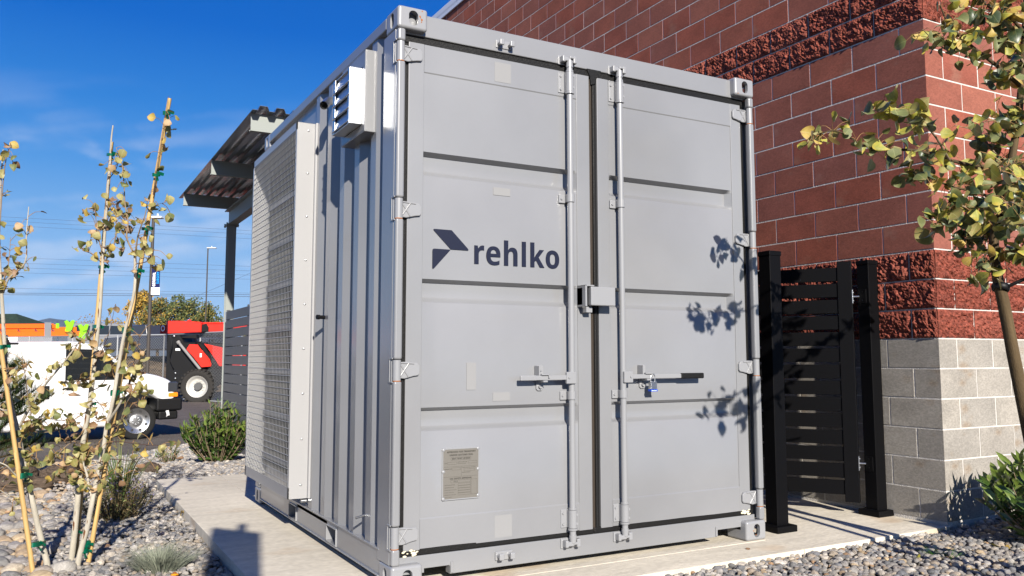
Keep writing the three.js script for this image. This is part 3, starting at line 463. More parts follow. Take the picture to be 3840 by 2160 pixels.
// ------------------------------------------------------------------ steel canopy and slat fence behind the container
{
  const c = thing('steel_canopy', 'grey steel canopy with ribbed metal roof standing behind the container', 'canopy');
  // ribbed deck, one sheet of 0.74 m after another
  const per = .185, x0 = .42, y0 = 3.885;
  for (let sh = 0; sh < 4; sh++) {
    const pr = []; for (let i = 0; i < 4; i++) { const b = x0 + (sh * 4 + i) * per; pr.push([b, y0], [b + .06, y0], [b + .08, y0 + .052], [b + .165, y0 + .052]); } pr.push([x0 + (sh + 1) * 4 * per, y0]);
    const pos = [], idx = []; const ring = [...pr, ...pr.slice().reverse().map(([x, y]) => [x, y + .003])]; // thin sheet
    const shp = new THREE.Shape(ring.map(p => new THREE.Vector2(...p)));
    obj('deck_sheet', triUV(new THREE.ExtrudeGeometry(shp, { depth: 6.0, bevelEnabled: false }).translate(0, sh % 2 * .0004, -11.6)), M.deck, c);
  }
  for (const z of [-5.76, -8.37, -11.1]) obj('purlin', [B(.436, 3.72, 3.684, 3.884, z - .004, z), B(.436, 3.72, 3.684, 3.688, z - .07, z - .004), B(.436, 3.72, 3.88, 3.884, z - .07, z - .004), B(.436, 3.72, 3.688, 3.706, z - .07, z - .066)], M.canopy, c);
  obj('beam', [B(1.15, 1.30, 3.667, 3.682, -11.35, -5.5), B(1.15, 1.30, 3.40, 3.415, -11.35, -5.5), B(1.22, 1.23, 3.415, 3.667, -11.35, -5.5)], M.canopy, c);
  obj('beam', [B(3.55, 3.70, 3.667, 3.682, -11.35, -5.5), B(3.55, 3.70, 3.40, 3.415, -11.35, -5.5), B(3.62, 3.63, 3.415, 3.667, -11.35, -5.5)], M.canopy, c);
  obj('post', [B(1.155, 1.295, -.6, 3.385, -11.17, -11.155), B(1.155, 1.295, -.6, 3.385, -11.045, -11.03), B(1.22, 1.23, -.6, 3.385, -11.155, -11.045)], M.canopy, c);
  obj('cap_plate', [B(1.12, 1.33, 3.385, 3.4, -11.22, -10.98), ...[[1.135, -11], [1.315, -11], [1.135, -11.2], [1.315, -11.2]].map(([x, z]) => rod(V(x, 3.36, z), V(x, 3.43, z), .014, .014, 6))], M.canopy, c);
  obj('post', [B(3.57, 3.68, -.6, 3.4, -11.15, -11.03)], M.canopy, c);
  const f = thing('slat_fence', 'dark grey horizontal slat fence beside the canopy post', 'fence');
  const slat = RB(1.150, 1.172, 0, .138, -10.99, -7.6, .004);
  for (let i = 0; i < 16; i++) { const s = obj('slat', slat, M.fenceSlat, f); s.position.y = -.47 + i * .1485; }
  for (const z of [-11.0, -9.3, -7.6]) obj('post', [RB(1.175, 1.23, -.6, 1.93, z - .03, z + .03, .004)], M.fenceSlat, f);
  obj('post_bracket', [B(1.146, 1.174, 1.72, 1.9, -10.98, -10.93)], M.zinc, f);
}
// ------------------------------------------------------------------ white van with ladder
const glass = phy(lin(.01, .012, .014), .04, { clearcoat: 1, clearcoatRoughness: .02 });
const VAN = at(515, 1648.7, 17.5);
{
  const v = thing('white_van', 'white cargo van with black bumper parked behind the young aspens', 'van', [VAN.x, -.565, VAN.z], 10 * Math.PI / 180); v.rotation.z = .018;
  const white = phy(lin(.6, .605, .61), .3, { clearcoat: .6, clearcoatRoughness: .08 });
  const Wd = 1.98, s = new THREE.Shape();
  s.moveTo(-4.6, .33); s.lineTo(-.68, .30); s.absarc(0, .40, .57, Math.PI * 1.06, 0, true); s.lineTo(.62, .58); s.lineTo(.76, .85); s.quadraticCurveTo(.76, 1.10, .64, 1.20); s.quadraticCurveTo(.5, 1.30, .2, 1.36); s.lineTo(-.12, 1.43); s.lineTo(-.80, 1.95); s.quadraticCurveTo(-.95, 2.03, -1.3, 2.05); s.lineTo(-4.5, 2.05); s.lineTo(-4.6, 1.9); s.closePath();
  obj('body', [new THREE.ExtrudeGeometry(s, { depth: Wd - .2, bevelEnabled: true, bevelThickness: .1, bevelSize: .07, bevelOffset: -.07, bevelSegments: 4, curveSegments: 16 }).translate(0, 0, -Wd + .1)], white, v);
  const skin = (pts, z, d = .01) => prism(pts, d, .003, 1).translate(0, 0, z);
  const door = obj('front_door', [skin([[-1.42, .36], [-.62, .36], [-.5, .62], [-.3, .86], [-.13, 1.0], [-.13, 1.40], [-.76, 1.93], [-1.42, 1.96]], -.004)], white, v);
  obj('window', [skin([[-1.38, 1.27], [-.22, 1.25], [-.19, 1.36], [-.80, 1.88], [-1.38, 1.90]], .003)], glass, door);
  obj('handle', [RB(-1.36, -1.22, 1.08, 1.12, .004, .03, .008)], M.plastic, door);
  obj('mirror', [RB(-.62, -.44, 1.34, 1.56, .03, .14, .03, 3), RB(-.52, -.42, 1.38, 1.44, -.02, .06, .01)], M.plastic, v);
  const cargo = obj('cargo_door', [skin([[-3.0, .36], [-1.45, .36], [-1.45, 1.95], [-3.0, 1.95]], -.004)], white, v);
  obj('handle', [RB(-1.76, -1.65, .92, 1.18, .004, .02, .02, 3)], M.plastic, cargo);
  obj('drip_rail', [RB(-4.4, -.95, 1.955, 1.975, -.09, -.06, .006)], white, v);
  obj('windshield', [B(-.01, .006, 0, .86, -1.80, -.18).rotateZ(.92).translate(-.14, 1.45, 0)], glass, v);
  obj('bumper', [RB(.36, .90, .56, .84, -2.0, .012, .05, 3), RB(.42, .82, .38, .56, -1.95, -.03, .04, 3)], M.plastic, v);
  obj('headlight', [RB(.58, .80, .95, 1.17, -.40, .006, .03, 3)], phy(lin(.03, .033, .04), .08, { clearcoat: 1 }), v);
  obj('turn_signal', [RB(.60, .805, .85, .945, -.40, .008, .02, 3)], phy(lin(.75, .22, .01), .2, { clearcoat: 1 }), v);
  obj('grille', [RB(.74, .79, .86, 1.14, -1.62, -.36, .02)], M.plastic, v);
  obj('wheel_liner', [new THREE.CylinderGeometry(.58, .58, .6, 28, 1, true, Math.PI / 2, Math.PI).rotateX(Math.PI / 2).translate(0, .40, -.38), new THREE.CircleGeometry(.58, 28, 0, Math.PI).translate(0, .4, -.68)], white, v);
  const wheel = obj('wheel', [new THREE.LatheGeometry([[.27, -.10], [.33, -.115], [.375, -.105], [.387, -.07], [.387, .07], [.375, .105], [.33, .115], [.25, .10]].map(p => new THREE.Vector2(...p)), 40).rotateX(Math.PI / 2).translate(0, .387, -.17)], std(lin(.012, .012, .012), .9), v);
  obj('rim', [new THREE.LatheGeometry([[.0, .045], [.09, .05], [.11, .02], [.17, .03], [.19, .06], [.235, .07], [.25, .105], [.27, .1]].map(p => new THREE.Vector2(...p)), 32).rotateX(Math.PI / 2).translate(0, .387, -.17), ...Array.from({ length: 8 }, (_, i) => rod(V(Math.cos(i * .785) * .075, .387 + Math.sin(i * .785) * .075, -.13), V(Math.cos(i * .785) * .075, .387 + Math.sin(i * .785) * .075, -.10), .014))], M.galv, wheel);
  obj('hub_hole_shade', Array.from({ length: 8 }, (_, i) => new THREE.CircleGeometry(.027, 14).translate(Math.cos(i * .785 + .39) * .205, .387 + Math.sin(i * .785 + .39) * .205, -.099)), M.dark, wheel);  // flat dark discs paint the shade of the rim openings; nothing is cut
  const w2 = wheel.clone(); w2.name = 'wheel'; w2.position.x = -3.4; v.add(w2);
  obj('roof_bracket', [RB(-2.62, -2.2, 1.985, 2.03, -.2, .0, .01), RB(-2.45, -2.36, 2.03, 2.18, -.2, -.12, .01), rod(V(-2.41, 2.05, -.01), V(-2.41, 2.05, .02), .05, .05, 16)], M.plastic, v);
  obj('rack_bar', [rod(V(-4.4, 2.09, -.3), V(-2.45, 2.10, -.3), .05, .05, 12), RB(-2.45, -2.36, 2.11, 2.17, -1.8, -.12, .01)], white, v);
  const nc = document.createElement('canvas'); nc.width = 128; nc.height = 64; const c2 = nc.getContext('2d'); c2.fillStyle = '#f4f4f4'; c2.fillRect(0, 0, 128, 64); c2.fillStyle = '#222'; c2.font = '46px sans-serif'; c2.textAlign = 'center'; c2.fillText('1249', 64, 48);
  const nt = new THREE.CanvasTexture(nc); nt.colorSpace = THREE.SRGBColorSpace;
  obj('fleet_number', [new THREE.PlaneGeometry(.13, .065).translate(-.30, 1.225, .0075)], std(0xffffff, .4, 0, { map: nt }), door);
  // extension ladder on the roof rack
  const lad = thing('ladder', 'orange extension ladder with lime green feet lying on the van roof rack', 'ladder', v.position.toArray(), v.rotation.y); lad.rotation.z = .03;
  const or = std(lin(.72, .11, .008), .45), lime = std(lin(.2, .6, .015), .45);
  for (const [z, y] of [[-.5, 2.23], [-.95, 2.33]]) obj('side_rail', [RB(-5, -.98, y - .046, y + .046, z - .02, z + .02, .006)], or, lad);
  for (const [z, y] of [[-.57, 2.38], [-.88, 2.41]]) obj('side_rail', [RB(-5, -1.42, y - .036, y + .036, z - .02, z + .02, .006)], or, lad);
  for (let x = -4.8; x < -1.2; x += .305) obj('rung', [rod(V(x, 2.23, -.5), V(x, 2.33, -.95), .016)], M.zinc, lad);
  for (const [x, y, z] of [[-.95, 2.27, -.5], [-1.12, 2.37, -.95]]) obj('foot', [prism([[-.09, -.12], [.02, -.16], [.1, .14], [.05, .15], [.0, .10], [-.05, .15], [-.1, .12], [-.06, .02]], .07, .01).translate(x, y, z)], lime, lad);
  obj('clip', [B(-1.66, -1.54, 2.15, 2.46, -.482, -.47)], M.zinc, lad); obj('end_cap', [RB(-1.44, -1.38, 2.34, 2.44, -.6, -.54, .008)], lime, lad);
}
// ------------------------------------------------------------------ red telehandler and chain-link fence
{
  const org = at(748, 1505, 33), L5 = (x, y) => [(.2484 * x - 188) / 95.8, (325 - .2484 * y) / 95.8], P5 = a => a.map(p => L5(...p));
  const t = thing('telehandler', 'red telescopic handler with black chassis parked behind the chain-link fence', 'machine', [org.x, org.y, org.z], -29.3 * Math.PI / 180);
  const red = phy(lin(.72, .022, .008), .35, { clearcoat: .4, clearcoatRoughness: .15 }), blk = std(lin(.006, .006, .0065), .6);
  const boom = obj('boom', [prism(P5([[190, 285], [185, 92], [370, 90], [540, 98], [720, 108], [722, 265]]), .5, .02).translate(0, 0, -.65), prism(P5([[480, 95], [495, 70], [525, 70], [540, 98]]), .1, .01).translate(0, 0, -.4), prism(P5([[735, 255], [735, 112], [1600, 112], [1600, 250]]), .38, .02).translate(0, 0, -.6), prism(P5([[750, 145], [830, 135], [1600, 130], [1600, 112], [750, 112]]), .46, .01).translate(0, 0, -.64)], red, t);
  obj('boom_collar', [prism(P5([[722, 262], [730, 150], [790, 130], [830, 190], [828, 250]]), .47, .01).translate(0, 0, -.64)], blk, boom);
  const endcap = obj('tail_plate', [prism(P5([[95, 285], [92, 152], [182, 152], [182, 288]]), .5, .01).translate(0, 0, -.65)], std(lin(.3, .006, .008), .4), t);
  obj('ring_emblem', [new THREE.TorusGeometry(.085, .022, 8, 24).scale(.75, 1.15, .3).translate(...L5(138, 205), -.146)], std(lin(.8, .8, .8), .5), endcap);
  const cv = document.createElement('canvas'); // perforated panels are cut through
  const holes = (sh, x0, x1, y0, y1, nx, ny, k) => { for (let j = 0; j < ny; j++) for (let i = 0; i < nx; i++) { const [x, y] = L5(lerp(x0, x1, (i + (j % 2) * .5) / nx) + j * k, lerp(y0, y1, j / ny)), h = new THREE.Path(); h.absarc(x, y, .03, 0, 6.283, true); sh.holes.push(h); } };
  const pan = (pts, hl) => { const s = new THREE.Shape(P5(pts).map(p => new THREE.Vector2(...p))); if (hl) holes(s, ...hl); return new THREE.ExtrudeGeometry(s, { depth: .04, bevelEnabled: false, curveSegments: 6 }); };
  const zf = .12;
  obj('side_panel', [pan([[600, 452], [722, 455], [770, 520], [938, 745], [932, 782], [792, 795], [665, 640], [556, 525]], [812, 900, 660, 770, 5, 6, 6]).translate(0, 0, zf)], red, t);
  obj('side_panel', [pan([[820, 442], [1160, 512], [1500, 540], [1500, 790], [1062, 780], [905, 545]], [920, 1150, 512, 556, 13, 3, 3]).translate(0, 0, zf)], red, t);
  obj('decal', [B(0, .075, 0, .15, 0, .005).translate(...L5(762, 645), zf + .043)], std(lin(.75, .75, .75), .5), t);
  obj('chassis', [prism(P5([[210, 300], [400, 305], [470, 420], [1500, 420], [1500, 1090], [990, 1060], [480, 1000], [330, 1130], [215, 1010]]), 1.6, .03).translate(0, 0, -1.7), prism(P5([[410, 352], [420, 330], [640, 300], [650, 360]]), .3, .01).translate(0, 0, -.5)], blk, t);
  obj('cab_window', [prism(P5([[860, 365], [1500, 360], [1500, 440], [870, 430]]), .06, .01).translate(0, 0, -.08)], glass, t);
  obj('hydraulic_hose', [limb([V(...L5(300, 330), .1), V(...L5(330, 480), .16), V(...L5(300, 640), .14), V(...L5(360, 800), .1)], [.018, .018, .018, .018], 6, 4), limb([V(...L5(640, 360), -.1), V(...L5(700, 420), .1), V(...L5(780, 410), .1)], [.02, .02, .02], 6, 4)], M.plastic, t);
  obj('step', [B(-.2, .2, 0, .03, 0, .2).translate(...L5(1060, 1010), .1)], blk, t);
  obj('lift_cylinder', [rod(V(...L5(430, 425), .13), V(...L5(770, 828), .13), .055, .055, 14), rod(V(...L5(415, 405), .13), V(...L5(440, 440), .13), .075, .075, 12)], M.coil, t);
  obj('strut', [prism(P5([[715, 440], [770, 430], [1050, 780], [1010, 800], [930, 720]]), .14, .02).translate(0, 0, -.02)], blk, t);
  obj('work_light', [new THREE.SphereGeometry(.05, 12, 8).translate(...L5(325, 325), -.08), new THREE.SphereGeometry(.04, 12, 8).translate(...L5(367, 885), -.08), new THREE.SphereGeometry(.04, 12, 8).translate(...L5(367, 965), -.08)], M.zinc, t);
  obj('warning_label', [B(0, .19, 0, .09, 0, .005).translate(...L5(350, 545), -.096)], std(lin(.7, .7, .68), .6), t);
  const [wx, wy] = L5(755, 1085), tyre = std(lin(.028, .026, .024), .95);
  const lug = []; for (let i = 0; i < 26; i++) for (const s of [-1, 1]) lug.push(B(-.035, .035, -.04, .035, -.16, .16).rotateX(0).translate(0, .655, s * .11).rotateZ(i / 26 * 6.283 + s * .06));
  const wheel = obj('wheel', [new THREE.LatheGeometry([[.42, -.2], [.5, -.25], [.6, -.25], [.645, -.2], [.655, 0], [.645, .2], [.6, .25], [.5, .25], [.42, .2]].map(p => new THREE.Vector2(...p)), 40).rotateX(Math.PI / 2), ...lug], tyre, t); wheel.position.set(wx, wy, .1);
  obj('rim', [new THREE.LatheGeometry([[0, .03], [.3, .04], [.34, .14], [.42, .2], [.44, .21]].map(p => new THREE.Vector2(...p)), 32).rotateX(Math.PI / 2), ...Array.from({ length: 10 }, (_, i) => rod(V(Math.cos(i * .628) * .22, Math.sin(i * .628) * .22, .03), V(Math.cos(i * .628) * .22, Math.sin(i * .628) * .22, .08), .025))], std(lin(.5, .49, .46), .5, .3), wheel);
  obj('hub', [new THREE.CylinderGeometry(.14, .17, .16, 20).rotateX(Math.PI / 2).translate(0, 0, .09)], std(lin(.09, .09, .09), .6), wheel);
  const w2 = wheel.clone(); w2.name = 'wheel'; w2.position.x += 3.2; t.add(w2);

  // fence: panels of galvanised pipe and wire
  const pipe = std(lin(.33, .34, .35), .5, .2), wire = std(lin(.25, .26, .27), .6), gy = -.56;
  function panel(a, b, label, nPost) {
    const F = thing('chain_link_fence', label, 'fence', [0, 0, 0], 0, 'chain-link fence panels'), H = 2.7, d = b.clone().sub(a), n = d.length(), u = d.clone().normalize();
    const P = (s, y) => V(a.x + u.x * s, gy + y, a.z + u.z * s);
    obj('top_rail', [rod(P(0, H), P(n, H), .03)], pipe, F); obj('bottom_rail', [rod(P(0, .03), P(n, .03), .03)], pipe, F);
    for (let i = 0; i <= nPost; i++) obj('post', [rod(P(n * i / nPost, 0), P(n * i / nPost, H + (i === 0 ? .28 : .02)), .032)], pipe, F);
    const w = [], st = .12; for (let s = -H; s < n; s += st) { const c = (s0, s1) => { let p0 = 0, p1 = H, A = s0, Bb = s1; if (A < 0) { p0 = -A / (Bb - A) * H; A = 0; } if (Bb > n) { p1 = p0 + (n - A) / (Bb - A) * (H - p0); Bb = n; } return [A, p0, Bb, p1]; }; const [A, p0, Bb, p1] = c(s, s + H); if (Bb - A > .05) { w.push(rod(P(A, p0), P(Bb, p1), .004, .004, 3, true)); w.push(rod(P(n - A, p0), P(n - Bb, p1), .004, .004, 3, true)); } }
    const m = obj('wire_mesh', w, wire, F); m.userData.kind = 'stuff'; return F;
  }
  const gnd = (u, v) => { const d = at(u, v, 1).sub(CAM), k = (gy - CAM.y) / d.y; return CAM.clone().addScaledVector(d, k); };
  const pc = at(607, 1500, 36), pr = at(900, 1514, 31.2), pl = at(-60, 1490, 38.5);
  panel(V(pc.x, gy, pc.z), V(pr.x, gy, pr.z), 'galvanised chain-link fence panel in front of the red telehandler', 2);
  panel(V(pc.x, gy, pc.z), V(pl.x, gy, pl.z), 'galvanised chain-link fence panel behind the white van', 4);
}
// ------------------------------------------------------------------ vehicles on the upper lot
{
  const silver = phy(lin(.24, .25, .26), .3, { clearcoat: .5, clearcoatRoughness: .1, metalness: .3 });
  function car(name, label, u, v, D, turn, prof, roofProf, paint, wheels, W = 1.9) {
    const o = at(u, v, D), c = thing(name, label, 'car', [o.x, hgt(o.x, o.z) - .05, o.z], turn, 'vehicles on the upper lot');
    obj('body', [prism(prof, W, .06, 3).translate(0, 0, -W / 2)], paint, c);
    obj('cabin', [prism(roofProf.roof, W - .2, .06, 3).translate(0, 0, -W / 2 + .1)], paint, c);
    for (const w of roofProf.windows) { obj('window', [prism(w, .02, .004).translate(0, 0, W / 2 - .105)], glass, c); }
    for (const x of wheels) { const k = obj('wheel', [new THREE.CylinderGeometry(.37, .37, .24, 28).rotateX(Math.PI / 2).translate(x, .37, W / 2 - .13)], std(lin(.02, .02, .02), .85), c); obj('rim', [new THREE.CylinderGeometry(.22, .22, .02, 20).rotateX(Math.PI / 2).translate(x, .37, W / 2 - .005)], M.galv, k); }
    return c;
  }
  const suvProf = [[-2.5, .45], [2.4, .45], [2.5, .7], [2.45, 1.05], [1.3, 1.15], [-2.5, 1.2]], suvCab = { roof: [[-2.48, 1.15], [1.25, 1.15], [.55, 1.82], [-2.2, 1.86], [-2.45, 1.6]], windows: [[[-2.3, 1.22], [-1.35, 1.22], [-1.3, 1.7], [-2.1, 1.72]], [[-1.25, 1.22], [-.25, 1.22], [-.25, 1.7], [-1.15, 1.71]], [[-.18, 1.22], [1.0, 1.22], [.5, 1.68], [-.18, 1.7]]] };
  car('parked_suv', 'grey sport utility car with dark windows behind the chain-link fence', 450, 1300, 47.5, -29.3 * Math.PI / 180, suvProf, suvCab, silver, [-1.55, 1.5]);
  car('parked_suv', 'dark blue sport utility car showing its roof above the red boom', 830, 1300, 54, -20 * Math.PI / 180, suvProf, suvCab, phy(lin(.012, .016, .035), .25, { clearcoat: .7 }), [-1.55, 1.5]);
  const pkProf = [[-2.7, .5], [2.5, .5], [2.6, .9], [2.5, 1.15], [1.2, 1.2], [-2.7, 1.15]];
  const pk = car('parked_pickup', 'dark pickup with white front bumper behind the chain-link fence', 560, 1300, 44.5, (180 - 60) * Math.PI / 180, pkProf, { roof: [[-1.0, 1.1], [1.15, 1.15], [.5, 1.8], [-.8, 1.8]], windows: [[[-.85, 1.2], [.0, 1.2], [0, 1.68], [-.75, 1.68]], [[.06, 1.2], [.95, 1.2], [.45, 1.67], [.06, 1.68]]] }, phy(lin(.03, .03, .035), .3, { clearcoat: .6 }), [-1.7, 1.6]);
  obj('bumper', [RB(2.52, 2.72, .5, .78, -.95, .95, .05, 3)], std(lin(.7, .7, .7), .3), pk); obj('turn_signal', [RB(2.55, 2.66, .86, .98, -.85, -.5, .02)], std(lin(.75, .22, .01), .3), pk);
}
// ------------------------------------------------------------------ lamp posts, power lines, house, hill
{
  const pole = std(lin(.055, .048, .042), .5);
  function lamp(u, D, vTop, r, label, arm) {
    const b = at(u, 1400, D), g = hgt(b.x, b.z) - .05, top = at(u, vTop, D).y, L = thing('lamp_post', label, 'lamp post', [b.x, g, b.z], -29 * Math.PI / 180, 'lamp posts by the parking lot');
    obj('pole', [rod(V(0, 0, 0), V(0, top - g, 0), r, r * .8, 14)], pole, L); obj('base', [rod(V(0, 0, 0), V(0, .5, 0), r * 3, r * 3, 16)], std(lin(.35, .34, .32), .9), L);
    obj('lamp_head', [RB(-.06, arm, top - g - .1, top - g - .02, -.14, .14, .03), rod(V(arm * .45, top - g - .03, 0), V(arm * .45, top - g + .08, 0), .035)], std(lin(.55, .57, .58), .4), L);
    return [L, top - g];
  }
  lamp(764, 62, 921, .055, 'slim dark lamp post with flat white head above the red boom', .62);
  const [L, h] = lamp(552, 30, 800, .068, 'dark lamp post with navy banner behind the young aspens', .34);
  const y1 = at(552, 992, 30).y - L.position.y, y0 = at(552, 1105, 30).y - L.position.y;
  obj('banner_arm', [rod(V(0, y1 + .01, .07), V(.36, y1 + .03, .07), .012), rod(V(0, y0, .07), V(.34, y0 - .01, .07), .012)], pole, L);
  const cv = document.createElement('canvas'); cv.width = 160; cv.height = 640; const g = cv.getContext('2d');
  g.fillStyle = '#10194a'; g.fillRect(0, 0, 160, 640); g.fillStyle = '#f4f6fa'; g.fillRect(0, 480, 160, 160);
  g.save(); g.translate(72, 460); g.rotate(-Math.PI / 2); g.font = 'bold 74px sans-serif'; g.fillStyle = '#fff'; g.fillText('GENERAL', 0, 0, 320); g.restore();
  g.save(); g.translate(144, 400); g.rotate(-Math.PI / 2); g.font = 'bold 70px sans-serif'; g.fillStyle = '#1e9be0'; g.fillText('SURGERY', 0, 0, 270); g.restore();
  g.fillStyle = '#eef2fa'; g.beginPath(); g.moveTo(112, 110); g.bezierCurveTo(60, 66, 84, 34, 112, 60); g.bezierCurveTo(140, 34, 164, 66, 112, 110); g.fill();
  g.fillStyle = '#2a3550'; g.font = '86px serif'; g.fillText('KV', 24, 576); g.fillRect(20, 600, 120, 3);
  const bt = new THREE.CanvasTexture(cv); bt.colorSpace = THREE.SRGBColorSpace;
  const bg = new THREE.PlaneGeometry(.30, y1 - y0 - .03, 6, 12); { const p = bg.attributes.position; for (let i = 0; i < p.count; i++) p.setZ(i, .02 * Math.sin(p.getY(i) * 4) * (p.getX(i) + .15)); bg.computeVertexNormals(); }
  obj('banner', [bg.translate(.2, (y0 + y1) / 2, .07)], std(0xffffff, .7, 0, { map: bt }), L);
  // overhead lines
  const wireM = std(lin(.05, .055, .065), .6);
  const lines = [[-400, 790, 2400, 930], [-400, 806, 2400, 940], [-400, 822, 2400, 958], [-400, 950, 2400, 1035], [-400, 972, 2400, 1046], [-400, 990, 2400, 1060], [-400, 1010, 2400, 1070], [-400, 1072, 2400, 1112], [-400, 1096, 2400, 1098], [-400, 1102, 2400, 1106]];
  lines.forEach(([a, b, c, d], i) => { const D = 95, p = at(a, b, D), q = at(c, d, D), m = p.clone().add(q).multiplyScalar(.5); m.y -= .25; const k = i > 7 ? .022 : .011; const o = obj('power_line', [limb([p, p.clone().lerp(m, .6), m, q.clone().lerp(m, .6), q], Array(5).fill(k), 4, 8)], wireM, scene, true); tag(o, i > 7 ? 'thick dark overhead cable low over the far trees' : i > 2 ? 'thin overhead power line crossing the lower sky' : 'thin overhead power line in the highest bundle', 'power line', i > 7 ? 'low overhead cables' : i > 2 ? 'power lines in the lower sky' : 'highest power lines'); });
  tag(obj('power_line', [limb([at(600, 1165, 80), at(767, 1098, 80), at(941, 1023, 80), at(1500, 780, 80)], Array(4).fill(.011), 4, 8)], wireM, scene, true), 'overhead service cable slanting up behind the canopy post', 'power line');
  // house with a green hipped roof
  const ho = at(-30, 1330, 75), ht = thing('house', 'white house with dark green shingle roof beyond the lot', 'house', [ho.x, .64, ho.z], -29.3 * Math.PI / 180), k = 3162 / 75;
  const hx = u => (u + 30) / k, hy = v => at(0, v, 75).y - .64;
  const rp = [[hx(-400), hy(1222)], [hx(142), hy(1222)], [hx(54), hy(1176)], [hx(-300), hy(1176)]];
  const rg = (() => { const zf = 3, pos = [], q = [[...rp[0], zf], [...rp[1], zf], [...rp[2], 0], [...rp[3], 0], [rp[0][0], rp[0][1], -zf], [rp[1][0], rp[1][1], -zf]]; const tri = (a, b, c) => pos.push(...q[a], ...q[b], ...q[c]); tri(0, 1, 2); tri(0, 2, 3); tri(1, 5, 2); tri(4, 0, 3); tri(5, 4, 3); tri(5, 3, 2); tri(0, 4, 1); tri(1, 4, 5); const g2 = new THREE.BufferGeometry(); g2.setAttribute('position', new THREE.Float32BufferAttribute(pos, 3)); g2.computeVertexNormals(); return triUV(g2); })();
  const roof = obj('roof', [rg], std(lin(.03, .055, .035), .95, 0, { map: rep(grain(.35, 24, 3), .4), bumpMap: rep(T.fine, 1), bumpScale: .03 }), ht);
  obj('vent_pipe', [rod(V(hx(35), hy(1192), 1.9), V(hx(35), hy(1181), 1.9), .08)], pole, roof);
  obj('wall', [B(hx(-390), hx(130), 0, hy(1223), -2.7, 2.7)], std(lin(.7, .69, .66), .8), ht);
  obj('fascia', [B(hx(-400), hx(142), hy(1226), hy(1221), 2.95, 3.05)], std(lin(.75, .75, .74), .7), ht);
  // distant mountain
  const prof = [[-900, 1262], [-400, 1246], [-150, 1240], [40, 1236], [115, 1214], [150, 1200], [185, 1193], [215, 1197], [250, 1200], [300, 1214], [420, 1228], [560, 1232], [760, 1240], [1100, 1250], [1800, 1262]];
  const top = [], fr = [], bk = []; for (let i = 0; i < prof.length - 1; i++) for (let s = 0; s < 8; s++) { const t = s / 8, u = lerp(prof[i][0], prof[i + 1][0], t), v = lerp(prof[i][1], prof[i + 1][1], t) + 2.2 * noise.noise(u * .05, 3, 1); top.push(at(u, v, 6000)); const a = at(u, 1346, 4600), b = at(u, 1346, 8000); fr.push(a.setY(-30)); bk.push(b.setY(-30)); }
  const pos = [], idx = []; top.forEach((p, i) => { const mid = fr[i].clone().lerp(p, .5); mid.y += 30 * noise.noise(i * .3, 1, 2); pos.push(...fr[i].toArray(), ...mid.toArray(), ...p.toArray(), ...bk[i].toArray()); if (i) { const a = i * 4 - 4; for (let r = 0; r < 3; r++) idx.push(a + r, a + 4 + r, a + 1 + r, a + 4 + r, a + 5 + r, a + 1 + r); } });
  const hg = new THREE.BufferGeometry(); hg.setAttribute('position', new THREE.Float32BufferAttribute(pos, 3)); hg.setAttribute('uv', new THREE.Float32BufferAttribute(new Float32Array(pos.length / 3 * 2), 2)); hg.setIndex(idx); hg.computeVertexNormals();
  struct('hill', hg, std(lin(.10, .10, .075), 1));
}
// ------------------------------------------------------------------ leaves
function leafTex(base, edge, vein, s) { // blade colour with veins, blotches and dry margins (u along the midrib, v across)
  return tex(64, 64, (u, v) => {
    const a = Math.abs(v - .5) * 2, n = tn(u, v, 5, s, 4), blot = sstep(.16, .55, n + tn(u, v, 11, s + 3, 2) * .5), mar = sstep(.62, .98, Math.max(a, u > .55 ? u * .96 : 0) + n * .25);
    const side = Math.abs(((u * 6 - a * 1.9) % 1 + 1) % 1 - .5) < .06 ? .35 : 0, mid = a < .045 ? 1 : 0, k = clamp(blot * .55 + mar * .8), w = Math.max(mid, side);
    return [0, 1, 2].map(i => sr(lerp(lerp(base[i] * (1 + .25 * n), edge[i], k), vein[i], w * .6)));
  });
}
const leafMat = (base, edge, vein, s, rough = .62, tr = .28) => phy(lin(1, 1, 1), rough, { map: leafTex(base, edge, vein, s), transmission: tr, thickness: 0 });
const AM = { // autumn aspen
  olive: leafMat([.22, .20, .05], [.26, .15, .05], [.36, .34, .14], 1), green: leafMat([.12, .14, .035], [.2, .15, .05], [.24, .26, .1], 2),
  gold: leafMat([.43, .31, .055], [.32, .17, .05], [.5, .42, .16], 3), brown: leafMat([.24, .14, .07], [.14, .07, .035], [.3, .2, .1], 4), pale: leafMat([.33, .30, .11], [.3, .2, .08], [.45, .42, .22], 5),
  deep: leafMat([.042, .07, .026], [.12, .11, .03], [.16, .2, .09], 6, .42), lime: leafMat([.27, .27, .03], [.42, .32, .03], [.42, .42, .12], 7), tan: leafMat([.40, .27, .13], [.2, .1, .05], [.4, .3, .16], 8),
};
const GM = { bush: leafMat([.035, .075, .012], [.09, .13, .03], [.13, .19, .05], 11, .32, .15), bushY: leafMat([.13, .19, .028], [.16, .2, .05], [.22, .27, .08], 12, .32, .2) };
